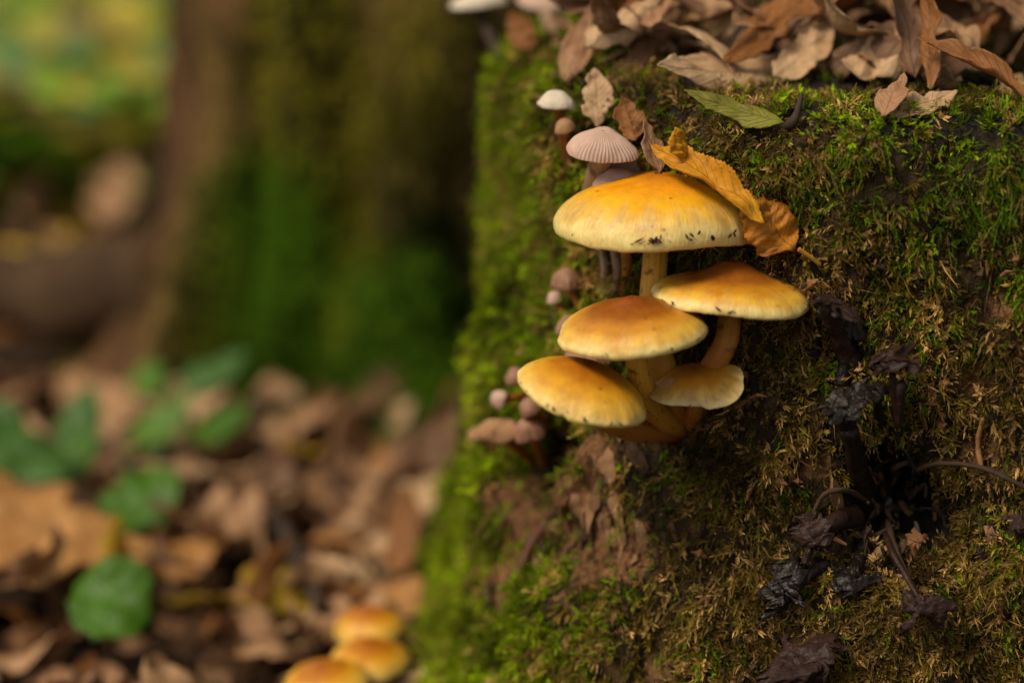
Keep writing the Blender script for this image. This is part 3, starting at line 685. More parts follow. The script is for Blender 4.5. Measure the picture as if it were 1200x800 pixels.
# cream mushroom at the back of the rim
cb = hit(590, 78)
cr_d = depth(cb)+0.01
mushroom('cream_mushroom', 'cream capped mushroom leaning out over the far rim of the stump', None, 560, 2, cr_d, 34, PB, -4, -6, m_capC, m_twig, cb, [.0016, .0014, .0012], seed=91, gills=True, veil=0)
mushroom('grey_mushroom', 'greyish mushroom behind the far rim of the stump', None, 640, 0, cr_d, 34, PB, 6, 6, m_capG, m_stemG, hit(655, 62), [.0025, .0022, .002], seed=92, gills=True, veil=0)

# ------------------------------------------------------------------ black shrivelled fungi
G4 = 'blackened shrivelled mushrooms on the stump face'
def shrivelled(label, x, y, Rp, base, mid=(), prof=PA, tx=20, ty=0, cr=.35, mat=m_rot, srad=.0018, seed=1, off=.006, sx=1.0):
    hc = hit(x, y); d = depth(hc)-off; hb_ = hit(*base)
    root = empty('shrivelled_mushroom', hb_, label, 'mushroom', G4); R = M(Rp, d)
    me, e, P = cap_mesh('cap', R, prof, mat, seed, .16, .14, na=90, nr=40, fluted=8, flute_d=.30, crumple=cr, ragged=.75)
    put('cap', me, root, W(x, y, d)-hb_, Euler((R_(tx), R_(ty), 0), 'YXZ')).scale = (1.18*sx, 1, .55)
    pts = [Vector((0, 0, 0))]+[W(a, b, depth(hit(a, b))-off*0.8)-hb_ for a, b in mid]+[W(x, y, d)-hb_]
    put('stem', tube_mesh('stem', pts, [srad*1.3, srad, srad*.8, srad], mat, n=36, sides=10, rough=.35, rscale=260, seed=seed), root)
shrivelled('black shrivelled mushroom touching the edge of the orange-brown cap', 972, 356, 30, (1000, 430), ((985, 400),), PB, 10, 14, .30, m_rotP, .0026, 101, .010)
shrivelled('dark wilted cap drooping behind the touching shrivelled one', 995, 385, 26, (985, 450), (), PD, 50, 40, .4, m_rot, .0016, 102, .006)
shrivelled('curled purple black mushroom with a twisted stalk running down to the hollow', 1045, 424, 32, (1048, 560), ((1056, 450), (1052, 500)), PB, 14, -12, .34, m_rotP, .0011, 103, .012)
shrivelled('crumpled black mushroom curled over a thick black stem', 985, 474, 25, (1015, 590), ((996, 505), (1003, 545)), PD, 30, -10, .40, m_rot, .0022, 104, .012)
shrivelled('small black lump fungus below the curled purple one', 1028, 462, 17, (1030, 500), (), PD, 30, 20, .45, m_rot, .0014, 105, .010)
shrivelled('purple brown leathery mushroom hanging beside the dark hollow', 950, 628, 23, (1000, 605), ((978, 612),), PD, 58, -42, .35, m_rotP, .0024, 106, .008)
shrivelled('black crumpled mushroom rotting into slimy folds', 927, 688, 30, (965, 660), (), PD, 44, -24, .55, m_rot, .0020, 107, .008)
shrivelled('dark wilted fungus flap under the hollow', 998, 676, 23, (1010, 640), (), PD, 64, 20, .4, m_rot, .0020, 108, .006)
shrivelled('ring shaped curled brown mushroom hung on a thin bent stalk', 1084, 714, 27, (1035, 612), ((1045, 645), (1068, 685)), PD, 74, 6, .30, m_rotP, .0008, 109, .008)
shrivelled('wide spiky dark maroon mushroom cap low on the stump', 938, 778, 42, (955, 800), (), PB, 28, -12, .26, m_rotP, .0026, 110, .010)
shrivelled('tiny dried cup fungus at the right lip of the hollow', 1074, 630, 13, (1070, 650), (), PB, 36, 10, .22, m_crumb, .0012, 111, .008)
shrivelled('dark fungus lump poking from moss near the hollow', 1192, 612, 13, (1196, 625), (), PD, 40, 0, .35, m_rotP, .0012, 112, .008)
# rootlets and stalks across the hollow
def strand(name, label, pix, rad, mat, off=.005, cat='rootlet', extra=None):
    P = []
    for (x, y) in pix:
        h = hit(x, y); P.append(W(x, y, depth(h)-off))
    o = P[0]
    return tag(put(name, tube_mesh(name, [p-o for p in P], rad, mat, n=44, sides=8, rough=.3, rscale=400), None, o), label, cat)
strand('rootlet', 'thin dark rootlet bridging the hollow to the right', [(1070, 552), (1100, 543), (1150, 548), (1200, 570), (1230, 585)], [.0007, .0006, .0006, .0005], m_root)
strand('rootlet', 'arched dry rootlet over the left lip of the hollow', [(950, 608), (965, 580), (990, 574), (1015, 585)], [.0004, .0006, .0007, .0008], m_root)
strand('rootlet', 'short straw coloured rootlet left of the hollow', [(958, 626), (975, 630), (992, 638)], [.0007, .0008, .0004], m_crumb, .008)
strand('rootlet', 'frayed rootlet lying over moss above the ring shaped mushroom', [(1040, 610), (1052, 650), (1072, 690), (1080, 705)], [.0009, .0008, .0006, .0006], m_root, .005)
strand('grass_blade', 'dry upright stalk on the moss by the far hollow edge', [(1150, 548), (1146, 520), (1152, 490)], [.0007, .0008, .0005], m_crumb, .003, 'stalk')

# rusty bark strip standing out of the crevice
sb = hit(612, 668)
m_strip = plain('bark_strip', (0.10, 0.035, 0.015), .5, 200, .6)
strand('bark_strip', 'rusty brown bark strip curving out of the crevice', [(610, 668), (622, 640), (648, 606), (662, 590)], [.0010, .0016, .0018, .0008], m_strip, .005, 'bark')

# ------------------------------------------------------------------ leaves
def leaf_blade(name, L, Wd, mat, kind='ovate', bend=0.3, curl=0.3, twist=0.0, crumple=0.1, seed=1, nu=34, nv=15, thick=0.00028, serr=0.0, fold=0.0, tear=0.0):
    """blade along +Y from its base at the origin, upper face +Z"""
    u = np.linspace(0, 1, nu); v = np.linspace(-1, 1, nv); U, V = np.meshgrid(u, v, indexing='ij')
    if kind == 'ovate': w = np.sin(np.pi*np.clip(U, 0, 1)**0.85)**0.85*(1-0.12*U)
    elif kind == 'lance': w = np.sin(np.pi*U**0.9)**0.75*0.9
    elif kind == 'round': w = np.sqrt(np.clip(1-(2*U-1)**2, 0, 1))*(1.05-0.1*U)
    elif kind == 'oak':
        w = np.sin(np.pi*np.clip(U, 0.0, 1)**1.15)**0.55*(0.55+0.45*np.abs(np.sin(U*np.pi*3.6+0.3)))*(0.75+0.4*U)
    elif kind == 'maple':
        w = np.sin(np.pi*np.clip(U, 0, 1)**0.8)**0.6*(0.35+0.75*np.abs(np.sin(U*np.pi*2.5+0.55))**0.8)*(1.25-0.5*U)
    if serr: w = w*(1+serr*((U*34) % 1-0.5))
    if tear:
        sd_ = np.stack([U*4.5, (V > 0)*7.7, U*0+seed], -1); w = w*(1-tear*np.clip(2.2*fbm(sd_, 1.0, 3, seed+9), 0, .85))
    x = V*w*Wd/2; y = U*L
    yy = y + (0.05*L*np.abs(V)*(1-U) if kind in ('ovate', 'round') else 0)
    ca = curl*1.5*V*w
    if abs(curl) > 1e-3:
        rad = Wd/2/(curl*1.5); xx = rad*np.sin(ca); zz = rad*(1-np.cos(ca))
    else: xx = x; zz = 0*x
    if fold: zz = zz + np.abs(xx)*fold; xx = xx*(1-0.3*min(1, fold))
    p = np.stack([xx/Wd*2, yy/L*3, zz*0], -1)
    zz = zz + crumple*Wd*0.5*fbm(p+seed*3.1, 1.6, 3, seed) + crumple*0.1*Wd*np.sin(U*70-np.abs(V)*9)*np.abs(V)*0.25
    xx = xx + crumple*Wd*0.15*fbm(p+seed*1.7, 2.0, 2, seed+5)
    tw = twist*(U-0.3); xx, zz = xx*np.cos(tw)-zz*np.sin(tw), xx*np.sin(tw)+zz*np.cos(tw)
    if abs(bend) > 1e-3:
        rb = L/bend; a = yy/rb; yy2 = (rb-zz)*np.sin(a); zz = rb-(rb-zz)*np.cos(a); yy = yy2
    P = np.stack([xx, yy, zz], -1); du = np.gradient(P, axis=0); dv = np.gradient(P, axis=1); n = np.cross(dv, du)
    n /= np.linalg.norm(n, axis=-1, keepdims=True)+1e-12
    top = (P+n*thick/2).reshape(-1, 3); bot = (P-n*thick/2).reshape(-1, 3); nn = len(top)
    f1 = grid_faces(nu, nv); f2 = f1[:, ::-1]+nn
    ring = [i*nv for i in range(nu)]+[(nu-1)*nv+j for j in range(1, nv)]+[i*nv+nv-1 for i in range(nu-2, -1, -1)]+[j for j in range(nv-2, 0, -1)]
    ring = np.array(ring); r2 = np.roll(ring, -1); f3 = np.stack([ring, r2, r2+nn, ring+nn], 1)
    luv = np.stack([U, V*np.clip(w*2, .3, 1), 0*U], -1).reshape(-1, 3); luv = np.vstack([luv, luv])
    return mesh_np(name, np.vstack([top, bot]), np.vstack([f1[:, ::-1], f2[:, ::-1], f3]), mat, True, {'luv': ('FLOAT_VECTOR', luv)})
def frame(ydir, zdir):
    y = Vector(ydir).normalized(); z = Vector(zdir); z = (z-y*z.dot(y)).normalized(); x = y.cross(z)
    return Matrix((x, y, z)).transposed().to_euler()
LEAFN = 0
def leaf_at(label, mat, loc, ydir, zdir, L, Wd, kind='ovate', stalk=0.3, name='fallen_leaf', group=None, cat='leaf', smat=None, **k):
    """a hero leaf: empty > blade, stalk"""
    global LEAFN; LEAFN += 1
    root = empty(name, loc, label, cat, group); root.rotation_euler = frame(ydir, zdir)
    k.setdefault('crumple', .28); k.setdefault('tear', .45)
    put('blade', leaf_blade('blade', L, Wd, mat, kind, seed=200+LEAFN, **k), root)
    if stalk:
        put('stalk', tube_mesh('stalk', [Vector((0, .02*L, 0)), Vector((.01*L, -.5*stalk*L, -.01*L)), Vector((-.02*L, -stalk*L, .0))], [.0007, .0006, .0008], smat or m_root, n=12, sides=7), root)
    return root
def leaf_px(label, mat, a, b, Wpx, zdir, off=(.004, .004), up=None, **k):
    """leaf whose base is at pixel a and tip at pixel b, resting on the stump with the given clearances"""
    ha, hb2 = hit(*a), hit(*b)
    da = depth(ha)-off[0] if ha is not None else depth(hb2)-off[0]
    dbb = depth(hb2)-off[1] if hb2 is not None else da
    if up is not None: dbb = da+up
    A, B = W(a[0], a[1], da), W(b[0], b[1], dbb)
    L = (B-A).length
    return leaf_at(label, LM[mat], A, B-A, zdir, L, M(Wpx, da), **k)
TC = Vector((0, -.6, .8))
# folded yellow leaf behind the largest cap: two visible halves of one leaf, stalk at the lower right
hy = hit(905, 280); dy = depth(hy)-.006
yl = empty('yellow_leaf', W(936, 292, dy), 'folded orange yellow birch leaf with toothed edge lying against the largest golden cap', 'leaf')
A = W(936, 292, dy); B = W(868, 236, dy+.001); Tt = W(775, 152, dy+.010)
def child_leaf(nm, a, b, wpx, z, mat, **k):
    L = (b-a).length; put(nm, leaf_blade(nm, L, M(wpx), LM[mat], **k), yl, a-A, frame(b-a, z))
child_leaf('blade', W(934, 294, dy), W(872, 222, dy), 76, Vector((.25, -.75, .55)), 'yellowbrown', kind='ovate', bend=-.5, curl=-.5, crumple=.42, seed=301, serr=.16, nu=70, tear=.25)
child_leaf('folded_blade', W(895, 262, dy-.004), W(768, 150, dy+.006), 62, Vector((.35, -.7, .6)), 'yellow', kind='lance', bend=-.35, curl=1.0, crumple=.34, seed=302, serr=.16, nu=80, tear=.15)
child_leaf('curled_tip', W(800, 188, dy+.004), W(801, 146, dy+.005), 40, Vector((.7, -.6, .3)), 'yellow', kind='ovate', bend=-.5, curl=-.5, crumple=.3, seed=303, serr=.12, nu=50)
put('stalk', tube_mesh('stalk', [Vector((0, 0, 0)), W(948, 300, dy+.001)-A, W(961, 310, dy+.003)-A], [.0006, .0005, .0005], m_stemY, n=14, sides=8), yl)

GL = 'dead leaves lying on top of the stump'
leaf_px('narrow grey brown curled leaf standing upright on the rim', 'pinkish', (664, 98), (692, 14), 44, (-.2, -.9, .2), (.004, 0), up=.012, kind='lance', curl=.35, bend=.25, group=GL, stalk=0)
leaf_px('pale beige pointed leaf propped behind the pleated bonnet mushroom', 'beige', (700, 150), (697, 82), 46, (.1, -.9, .3), (.004, 0), up=.006, kind='ovate', curl=.25, bend=.2, group=GL, stalk=0)
leaf_px('beige leaf with curled over tip beside the propped leaf', 'pinkish', (712, 100), (752, 78), 40, (.1, -.8, .6), (.006, .004), kind='lance', curl=.9, bend=1.0, group=GL, stalk=0)
leaf_px('rust brown leaf upright between bonnet mushroom and yellow leaf', 'rust', (745, 168), (728, 115), 44, (.2, -.9, .3), (.006, 0), up=.004, kind='ovate', curl=.35, bend=.2, group=GL, stalk=0)
leaf_px('dark red brown leaf edge behind the largest golden cap', 'pinkish', (775, 205), (752, 142), 34, (.4, -.8, .3), (.008, 0), up=.004, kind='ovate', curl=.35, bend=.2, group=GL, stalk=0)
leaf_px('large wavy beige chestnut leaf across the stump top', 'beige', (975, 66), (748, 118), 92, (.05, -.62, .78), (.012, .008), kind='lance', curl=-.45, bend=.35, crumple=.28, group=GL)
leaf_px('second broad pinkish tan leaf lying behind the wavy beige one', 'pinkish', (905, 28), (722, 30), 88, (.0, -.6, .8), (.014, .010), kind='ovate', curl=-.5, bend=.5, crumple=.25, group=GL)
leaf_px('olive green fresh leaf lying flat on the stump rim', 'olive', (922, 144), (806, 122), 40, (.05, -.75, .65), (.008, .010), kind='ovate', curl=-.35, bend=.45, crumple=.35, group=GL, stalk=.0)
leaf_px('long curled rust leaf rolled up on the stump top litter', 'rust', (1212, 118), (1082, 24), 56, (.5, -.5, .8), (.016, .0), up=.010, kind='lance', curl=1.2, bend=-.3, crumple=.25, group=GL)
leaf_px('pale three pointed leaf scrap at the mossy edge', 'beige', (1040, 132), (1118, 122), 50, (.0, -.35, .9), (.004, .006), kind='lance', curl=.15, bend=.3, group=GL, stalk=0)
leaf_px('pale pointed leaf scrap rising beside the three pointed one', 'pinkish', (1032, 136), (1062, 92), 44, (-.5, -.6, .6), (.006, .0), up=.010, kind='ovate', curl=.2, bend=.2, group=GL, stalk=0)
leaf_px('broad tan leaf lying under the rolled rust leaf', 'tan', (1130, 98), (1020, 72), 70, (.05, -.65, .75), (.008, .008), kind='ovate', curl=-.3, bend=.3, crumple=.2, group=GL, stalk=0)
leaf_px('thin pale curl of leaf standing at the stump top', 'beige', (1168, 66), (1178, 8), 24, (.6, -.7, .1), (.008, 0), up=.006, kind='lance', curl=.6, bend=.35, group=GL, stalk=0)
leaf_px('pale wide leaf near the far rim above the rolled leaf', 'beige', (1210, 20), (1120, 34), 60, (.0, -.6, .8), (.02, .02), kind='ovate', curl=-.3, bend=.4, crumple=.2, group=GL, stalk=0)
leaf_px('bright tan folded leaf behind the dark twig', 'beige', (905, 92), (975, 40), 66, (-.1, -.7, .6), (.010, .008), up=.012, kind='ovate', curl=.4, bend=.3, crumple=.2, group=GL, stalk=0)
leaf_px('dull orange brown leaf far back on the stump', 'rust', (880, 8), (810, -8), 40, (0, -.6, .8), (.02, .02), kind='ovate', curl=-.3, bend=.4, crumple=.2, group=GL, stalk=0)
leaf_px('rust coloured leaf hanging below the cream mushroom', 'rust', (625, 60), (600, 15), 40, (-.3, -.9, .2), (.004, 0), up=.004, kind='ovate', curl=.3, bend=.2, group=GL, stalk=0)
# random litter pile over the rest of the stump top
rr = random.Random(5)
KINDS = [('lance', .065, .020), ('ovate', .052, .030), ('ovate', .040, .022), ('oak', .065, .036), ('lance', .05, .013)]
PILE = {}
for (mk, kk) in [(m, i) for m in ('tan', 'beige', 'brown', 'pinkish', 'rust') for i in range(len(KINDS))]:
    kd, L, Wd = KINDS[kk]
    PILE[(mk, kk)] = leaf_blade('leaf', L, Wd, LM[mk], kd, bend=rr.uniform(-1.2, 1.4), curl=rr.choice([-1, 1])*rr.uniform(.3, 1.1), twist=rr.uniform(-1, 1), crumple=rr.uniform(.3, .6), seed=rr.randint(1, 999), nu=30, nv=13, tear=.7)
PL = {'tan': 'dry tan leaf', 'beige': 'pale beige dry leaf', 'brown': 'dark brown dead leaf', 'pinkish': 'pinkish brown dead leaf', 'rust': 'rust coloured dead leaf'}
for i in range(150):
    for _ in range(60):
        x = rr.uniform(0.02, 0.24); y = rr.triangular(0.612 if x > .085 else .635, 0.80, .64)
        if ((abs(x-SX)/.115)**2.3+(abs(y-SY)/(.088 if y < SY else .15))**2.3) < 1: break
    h = bvh.ray_cast(Vector((x, y, .5)), Vector((0, 0, -1)))
    if h[0] is None: continue
    mk = rr.choices(['tan', 'beige', 'brown', 'pinkish', 'rust'], [3, 2.2, 2.6, 3.2, 1])[0]; kk = rr.randrange(5)
    o = put('fallen_leaf', PILE[(mk, kk)]); az = rr.uniform(0, 6.28); tilt = abs(rr.gauss(0, .35))
    o.rotation_euler = (rr.gauss(.1, .5), rr.gauss(0, .5), az)
    hgt = 0.004+rr.random()*0.014*min(1, (y-.605)/.05); sc_ = rr.uniform(.5, .85); o.scale = (sc_,)*3
    if y < 0.635: hgt = 0.004; o.scale = (.45,)*3
    o.location = Vector(h[0])+Vector((0, 0, hgt)) - Matrix.Rotation(az, 3, 'Z') @ Vector((0, .018, 0))
    tag(o, PL[mk]+' '+('with lobed edge ' if KINDS[kk][0] == 'oak' else 'with narrow blade ' if KINDS[kk][0] == 'lance' else 'with oval blade ')+(
        'on the mossy front rim of the stump' if y < .662 else 'near the bonnet mushrooms on the stump top' if x < .07 else 'behind the dark twig on the stump top' if x < .12 else 'by the rolled rust leaf on the stump top' if y < .73 else 'far back on the stump top'), 'leaf', GL)
# dark twig sticking up at the rim
tp = hit(920, 152); td = depth(tp)
tw = empty('twig', tp, 'dark forked twig poking up from the mossy rim', 'twig')
put('stick', tube_mesh('stick', [Vector((0, 0, 0)), W(932, 138, td-.003)-tp, W(940, 110, td)-tp], [.0014, .0011, .0004], m_twig, n=20, sides=8, rough=.4, rscale=500), tw)
put('side_branch', tube_mesh('side_branch', [Vector((0, 0, 0)), W(890, 146, td-.003)-tp, W(868, 138, td+.001)-tp], [.0010, .0007, .0004], m_twig, n=16, sides=8, rough=.4, rscale=500), tw)
# slivers of bark and needles caught in the moss
G5 = 'crumbs of bark and dead bits caught in the moss'
crumbs = []
for k in range(5):
    vs, f, at = tube([Vector((-.004, 0, 0)), Vector((0, .0006, .0004)), Vector((.004, 0, 0))], [.0004, .0011+.0003*k, .0003], n=9, sides=6, rough=.7, rscale=500, seed=k)
    me = bpy.data.meshes.new('crumb'); me.from_pydata([tuple(v) for v in vs], [], [tuple(q) if q[2] != q[3] else tuple(q[:3]) for q in f]); me.materials.append([m_crumb, m_root, m_twig][k % 3]); crumbs.append(me)
for (x, y) in [(rr.uniform(640, 1195), rr.uniform(180, 790)) for _ in range(46)] + [(795, 505), (805, 500), (812, 506), (822, 503), (790, 512), (830, 498), (1187, 185), (1010, 165)]:
    h = hit(x, y)
    if h is None: continue
    o = put('bark_crumb', rr.choice(crumbs), None, W(x, y, depth(h)-.0028)); o.rotation_euler = (rr.uniform(-.5, .5), rr.uniform(-1.5, 1.5), rr.uniform(-.6, .6))
    s = rr.uniform(.25, .6); o.scale = (s, s, s); tag(o, 'small brown crumb of bark caught in the moss', 'bark', G5)

# ------------------------------------------------------------------ trunk behind
tc = gpt(425, 505); TX, TY = tc.x+.008, tc.y+.075
nth2, nz2 = 260, 150
t2 = np.linspace(0, 2*np.pi, nth2, endpoint=False); z2 = np.linspace(-.03, 1.7, nz2)**1.0; z2 = -.03+(z2+.03)**1.6/(1.73**.6)
T2, Z2 = np.meshgrid(t2, z2, indexing='ij')
rad = 0.074 + 0.060*np.exp(-np.clip(Z2, 0, 9)/.045)*(0.55+0.45*np.cos(T2*5+.6)) + 0.020*np.exp(-np.clip(Z2, 0, 9)/.12)
q = np.stack([np.cos(T2)*.09, np.sin(T2)*.09, Z2*.22], -1)
rad = rad + 0.016*fbm(q, 16, 2, 49) + 0.006*np.sin(T2*9+5*fbm(q, 12, 2, 50)) + 0.020*np.abs(fbm(q, 30, 3, 41)) - 0.022*np.clip(fbm(q, 42, 2, 42), 0, 1) + 0.003*fbm(q*np.array([1, 1, 3]), 90, 2, 43)
tv = np.stack([TX+rad*np.cos(T2), TY+rad*np.sin(T2), Z2], -1); tf = grid_faces(nth2, nz2, True)
tvf = tv.reshape(-1, 3)
mossm = np.clip(0.12+2.2*fbm(tvf*np.array([1, 1, .4]), 18, 3, 44) + 0.5*sstep(.05, .14, tvf[:, 2])*sstep(TX+.03, TX-.05, tvf[:, 0]), 0, 1)
footm = sstep(.085, .035, tvf[:, 2]+.06*fbm(tvf, 22, 2, 45))*sstep(TX-.085, TX-.05, tvf[:, 0])
bc = np.array([0.085, 0.046, 0.021])[None]*(1+.9*fbm(tvf*np.array([1, 1, .3]), 60, 3, 46))[:, None]
bc = bc*(1-mossm[:, None]*.75)+np.array([.12, .105, .012])[None]*mossm[:, None]*.75
band = np.clip(1+3.6*fbm(tvf*np.array([1, 1, .22]), 26, 2, 47), .3, 2.0)
bc = bc*band[:, None]
bc = bc*(1-footm[:, None]*.8)+np.array([.02, .05, .006])[None]*footm[:, None]*.8
trunk = empty('oak_tree', (TX, TY, 0), 'tree trunk with ridged brown bark and mossy foot behind the stump', 'tree')
toff = np.array([TX, TY, 0])
put('trunk', mesh_np('trunk', tvf-toff, tf, m_bark, True, {'Col': ('FLOAT_COLOR', np.clip(bc, 0, 1))}), trunk)
tn = gnorm(tv).reshape(-1, 3)
wgt = (footm*1.0+mossm**2*.30*sstep(.7, .4, tvf[:, 2]))*sstep(.3, -.2, tn[:, 1])
NT2 = 18000
p2, i2 = sample_surface(tvf, tf, wgt, NT2, r); n2 = tn[i2]
fm = footm[i2][:, None]; u1 = r.random((NT2, 1))
bnd = np.clip(1+4.0*fbm(p2*np.array([1, 1, .35]), 30, 2, 48), .2, 2.0)[:, None]
c2 = bnd*(fm*(np.array([.025, .065, .004])*(1-u1)+np.array([.10, .19, .008])*u1) + (1-fm)*(np.array([.12, .115, .01])*(1-u1)+np.array([.20, .17, .015])*u1))*r.uniform(.6, 1.2, (NT2, 1))
m2 = put('moss', moss_mesh('moss', p2-toff, n2, n2*.8+r.normal(0, .5, (NT2, 3)), r.uniform(.004, .010, NT2), r.uniform(.0006, .001, NT2), c2, r.uniform(.002, .0035, NT2), 7, .6, .4, 8), trunk)
m2['kind'] = 'stuff'
# root running from the trunk to the left over a dark gap
def root_part(pts, rad_, seed):
    put('root', tube_mesh('root', [Vector(p)-Vector((TX, TY, 0)) for p in pts], rad_, m_rootbig, n=70, sides=26, rough=.35, rscale=40, seed=seed), trunk)
m_rootbig = plain('root_bark', (0.075, 0.042, 0.02), .6, 70, .85, .15, .8, .004)
root_part([(TX-.03, TY, .03), (TX-.09, TY-.035, .042), (TX-.15, TY-.035, .040), (TX-.22, TY-.03, .036), (TX-.32, TY-.01, .03), (TX-.50, TY+.06, -.01)], [.05, .022, .015, .013, .011, .009], 51)

# ------------------------------------------------------------------ leaf litter on the ground
GGL = 'fallen leaves on the forest floor'
GK = [('oak', .062, .040), ('ovate', .050, .032), ('ovate', .038, .024), ('lance', .065, .022), ('maple', .055, .055), ('round', .034, .030)]
GM = ['tan', 'beige', 'brown', 'pinkish', 'ochre', 'gold', 'rust']
GLM = {}
for mk in GM:
    for kk, (kd, L, Wd) in enumerate(GK):
        GLM[(mk, kk)] = leaf_blade('leaf', L, Wd, LM[mk], kd, bend=rr.uniform(-1.1, 1.2), curl=rr.uniform(-.9, .9), twist=rr.uniform(-.9, .9), crumple=rr.uniform(.25, .5), seed=rr.randint(1, 999), nu=24, nv=11, tear=.5)
GLAB = {'tan': 'tan fallen leaf', 'beige': 'pale beige leaf', 'brown': 'dark brown leaf', 'pinkish': 'pinkish brown leaf', 'ochre': 'orange ochre leaf', 'gold': 'golden yellow leaf', 'rust': 'rust red leaf'}
SHP = {'oak': 'with lobed edge', 'ovate': 'with oval blade', 'lance': 'with long narrow blade', 'maple': 'with broad pointed lobes', 'round': 'with rounded blade'}
def inside_stump(x, y, m=1.0):
    return (((x+.18)/.05)**2+((y-.96)/.035)**2 < 1) or  (abs(x-SX)/(SRX+.03)/m)**2.3+(abs(y-SY)/(SRY+.03)/m)**2.3 < 1
LMK = [(gpt(330, 510), 'in front of the mossy trunk foot'), (gpt(470, 560), 'on the litter between trunk and stump'), (gpt(430, 690), 'behind the orange mushrooms at the stump foot'),
       (gpt(160, 600), 'under the round leaved green plant'), (gpt(40, 540), 'under the paired leaf green plant'), (gpt(50, 660), 'around the big lobed oak leaf'), (gpt(120, 760), 'in front of the round leaved green plant'),
       (gpt(340, 660), 'around the dark bent twig'), (gpt(260, 760), 'in front of the orange mushrooms and bent twig'), (gpt(120, 400), 'by the root of the trunk'), (gpt(130, 300), 'on the bank behind the root'), (gpt(80, 200), 'among the far green ground cover')]
def near(x, y):
    return min(LMK, key=lambda l: math.hypot(l[0].x-x, (l[0].y-y)*.6))[1]
cnt = 0
while cnt < 120:
    px = rr.uniform(-60, 560); py = rr.triangular(120, 830, 600)
    p = gpt(px, py); x, y = p.x, p.y
    if inside_stump(x, y) or math.hypot(x-TX, y-TY) < .105 or y > 2.0 or (y > 1.14 and rr.random() < .7): continue
    wts = [3, 2.4, 3, 3, .9, .35, .5] if y < 1.0 else [3, 2, 2.4, 3, .8, 1.0, .7]
    mk = rr.choices(GM, wts)[0]; kk = rr.choices(range(6), [2, 3, 3, 2, 1, 1])[0]
    o = put('fallen_leaf', GLM[(mk, kk)]); az = rr.uniform(0, 6.28)
    o.rotation_euler = (rr.gauss(0, .28), rr.gauss(0, .28), az)
    s = rr.uniform(.5, .95); o.scale = (s, s, s)
    o.location = (x, y, float(ground_z(x, y))+rr.uniform(.010, .018))
    tag(o, GLAB[mk]+' '+SHP[GK[kk][0]]+' '+near(x, y), 'leaf', GGL); cnt += 1
# the remaining litter, past the ones one can tell apart: one mass
lv, lfc, ll, lmi, n0 = [], [], [], [], 0
LMATS = ['tan', 'brown', 'pinkish', 'beige', 'rust']
cache = []
for me in [GLM[('tan', k)] for k in range(4)]+[GLM[('brown', k)] for k in range(4)]:
    co = np.zeros(len(me.vertices)*3, np.float32); me.vertices.foreach_get('co', co); fc = np.zeros(len(me.loops), np.int32); me.loops.foreach_get('vertex_index', fc)
    lu = np.zeros(len(me.vertices)*3, np.float32); me.attributes['luv'].data.foreach_get('vector', lu)
    cache.append((co.reshape(-1, 3), fc.reshape(-1, 4), lu.reshape(-1, 3)))
for i in range(2500):
    if i < 1700: x = rr.uniform(-.36, .06); y = rr.uniform(.55, 1.25)
    else: x = rr.uniform(-.75, .45); y = .45+1.7*rr.random()**1.4
    if inside_stump(x, y) or math.hypot(x-TX, y-TY) < .10: continue
    if y > 1.1 and rr.random() < .75: continue
    co, fc, lu = rr.choice(cache); m = Euler((rr.gauss(0, .5), rr.gauss(0, .5), rr.uniform(0, 6.28))).to_matrix(); sc_ = rr.uniform(.3, .62)
    v = co*sc_ @ np.array(m).T + np.array([x, y, float(ground_z(x, y))+.003]); lv.append(v); lfc.append(fc+n0); ll.append(lu); n0 += len(v)
    lmi.append(np.full(len(fc), rr.choices(range(5), [3.4, 2, 3, 1.8, 1.0])[0], np.int32))
lme = mesh_np('leaf_litter', np.vstack(lv), np.vstack(lfc), LM['tan'], True, {'luv': ('FLOAT_VECTOR', np.vstack(ll))})
for k in LMATS[1:]: lme.materials.append(LM[k])
lme.polygons.foreach_set('material_index', np.concatenate(lmi))
lit = put('leaf_litter', lme)
lit['kind'] = 'stuff'; tag(lit, 'mass of brown leaf litter covering the forest floor', 'leaf litter')
# told-apart leaves on the ground
def gleaf(label, mat, px, py, L, Wd, yaw, up=.012, tilt=(0, 0), **k):
    p = gpt(px, py, up); yd = Vector((math.sin(yaw), math.cos(yaw), tilt[0])); z = Vector((tilt[1], -.25, 1))
    loc = Vector((p.x, p.y, float(ground_z(p.x, p.y))+up)) - Vector((math.sin(yaw), math.cos(yaw), 0))*L*.5
    return leaf_at(label, LM[mat], loc, yd, z, L, Wd, group=None, **k)
gleaf('big ochre orange lobed oak leaf beside the green plant', 'ochre', 66, 640, .066, .056, -1.2, .026, (.06, .0), kind='oak', curl=-.2, bend=.3, crumple=.2)
gleaf('ochre leaf lying below the round green leaf stalk', 'ochre', 215, 655, .032, .022, 1.1, .016, kind='ovate', curl=-.3, bend=.4)
gleaf('pale tan leaf catching light by the green plant', 'beige', 232, 485, .036, .026, .5, .02, (.3, 0), kind='ovate')
gleaf('golden leaf lying against the root', 'gold', 92, 312, .022, .016, .3, .012, (.6, 0), kind='round')
gleaf('yellow leaf lying in front of the far green plants', 'gold', 115, 195, .028, .020, .4, .012, (.7, 0), kind='round')
gleaf('pale tan broad leaf leaning on the root', 'tan', 140, 262, .034, .026, .2, .012, (.8, 0), kind='ovate')
gleaf('tan curved dry leaf in front of the mossy trunk foot', 'tan', 335, 500, .055, .022, 1.9, .012, kind='lance', curl=-.6)
gleaf('small orange leaf standing behind the orange mushrooms', 'rust', 478, 655, .03, .014, .2, .01, (.9, 0), kind='lance')
gleaf('grey brown broad leaf near the trunk foot', 'pinkish', 440, 570, .06, .036, 1.5, .012, kind='ovate', curl=-.3)
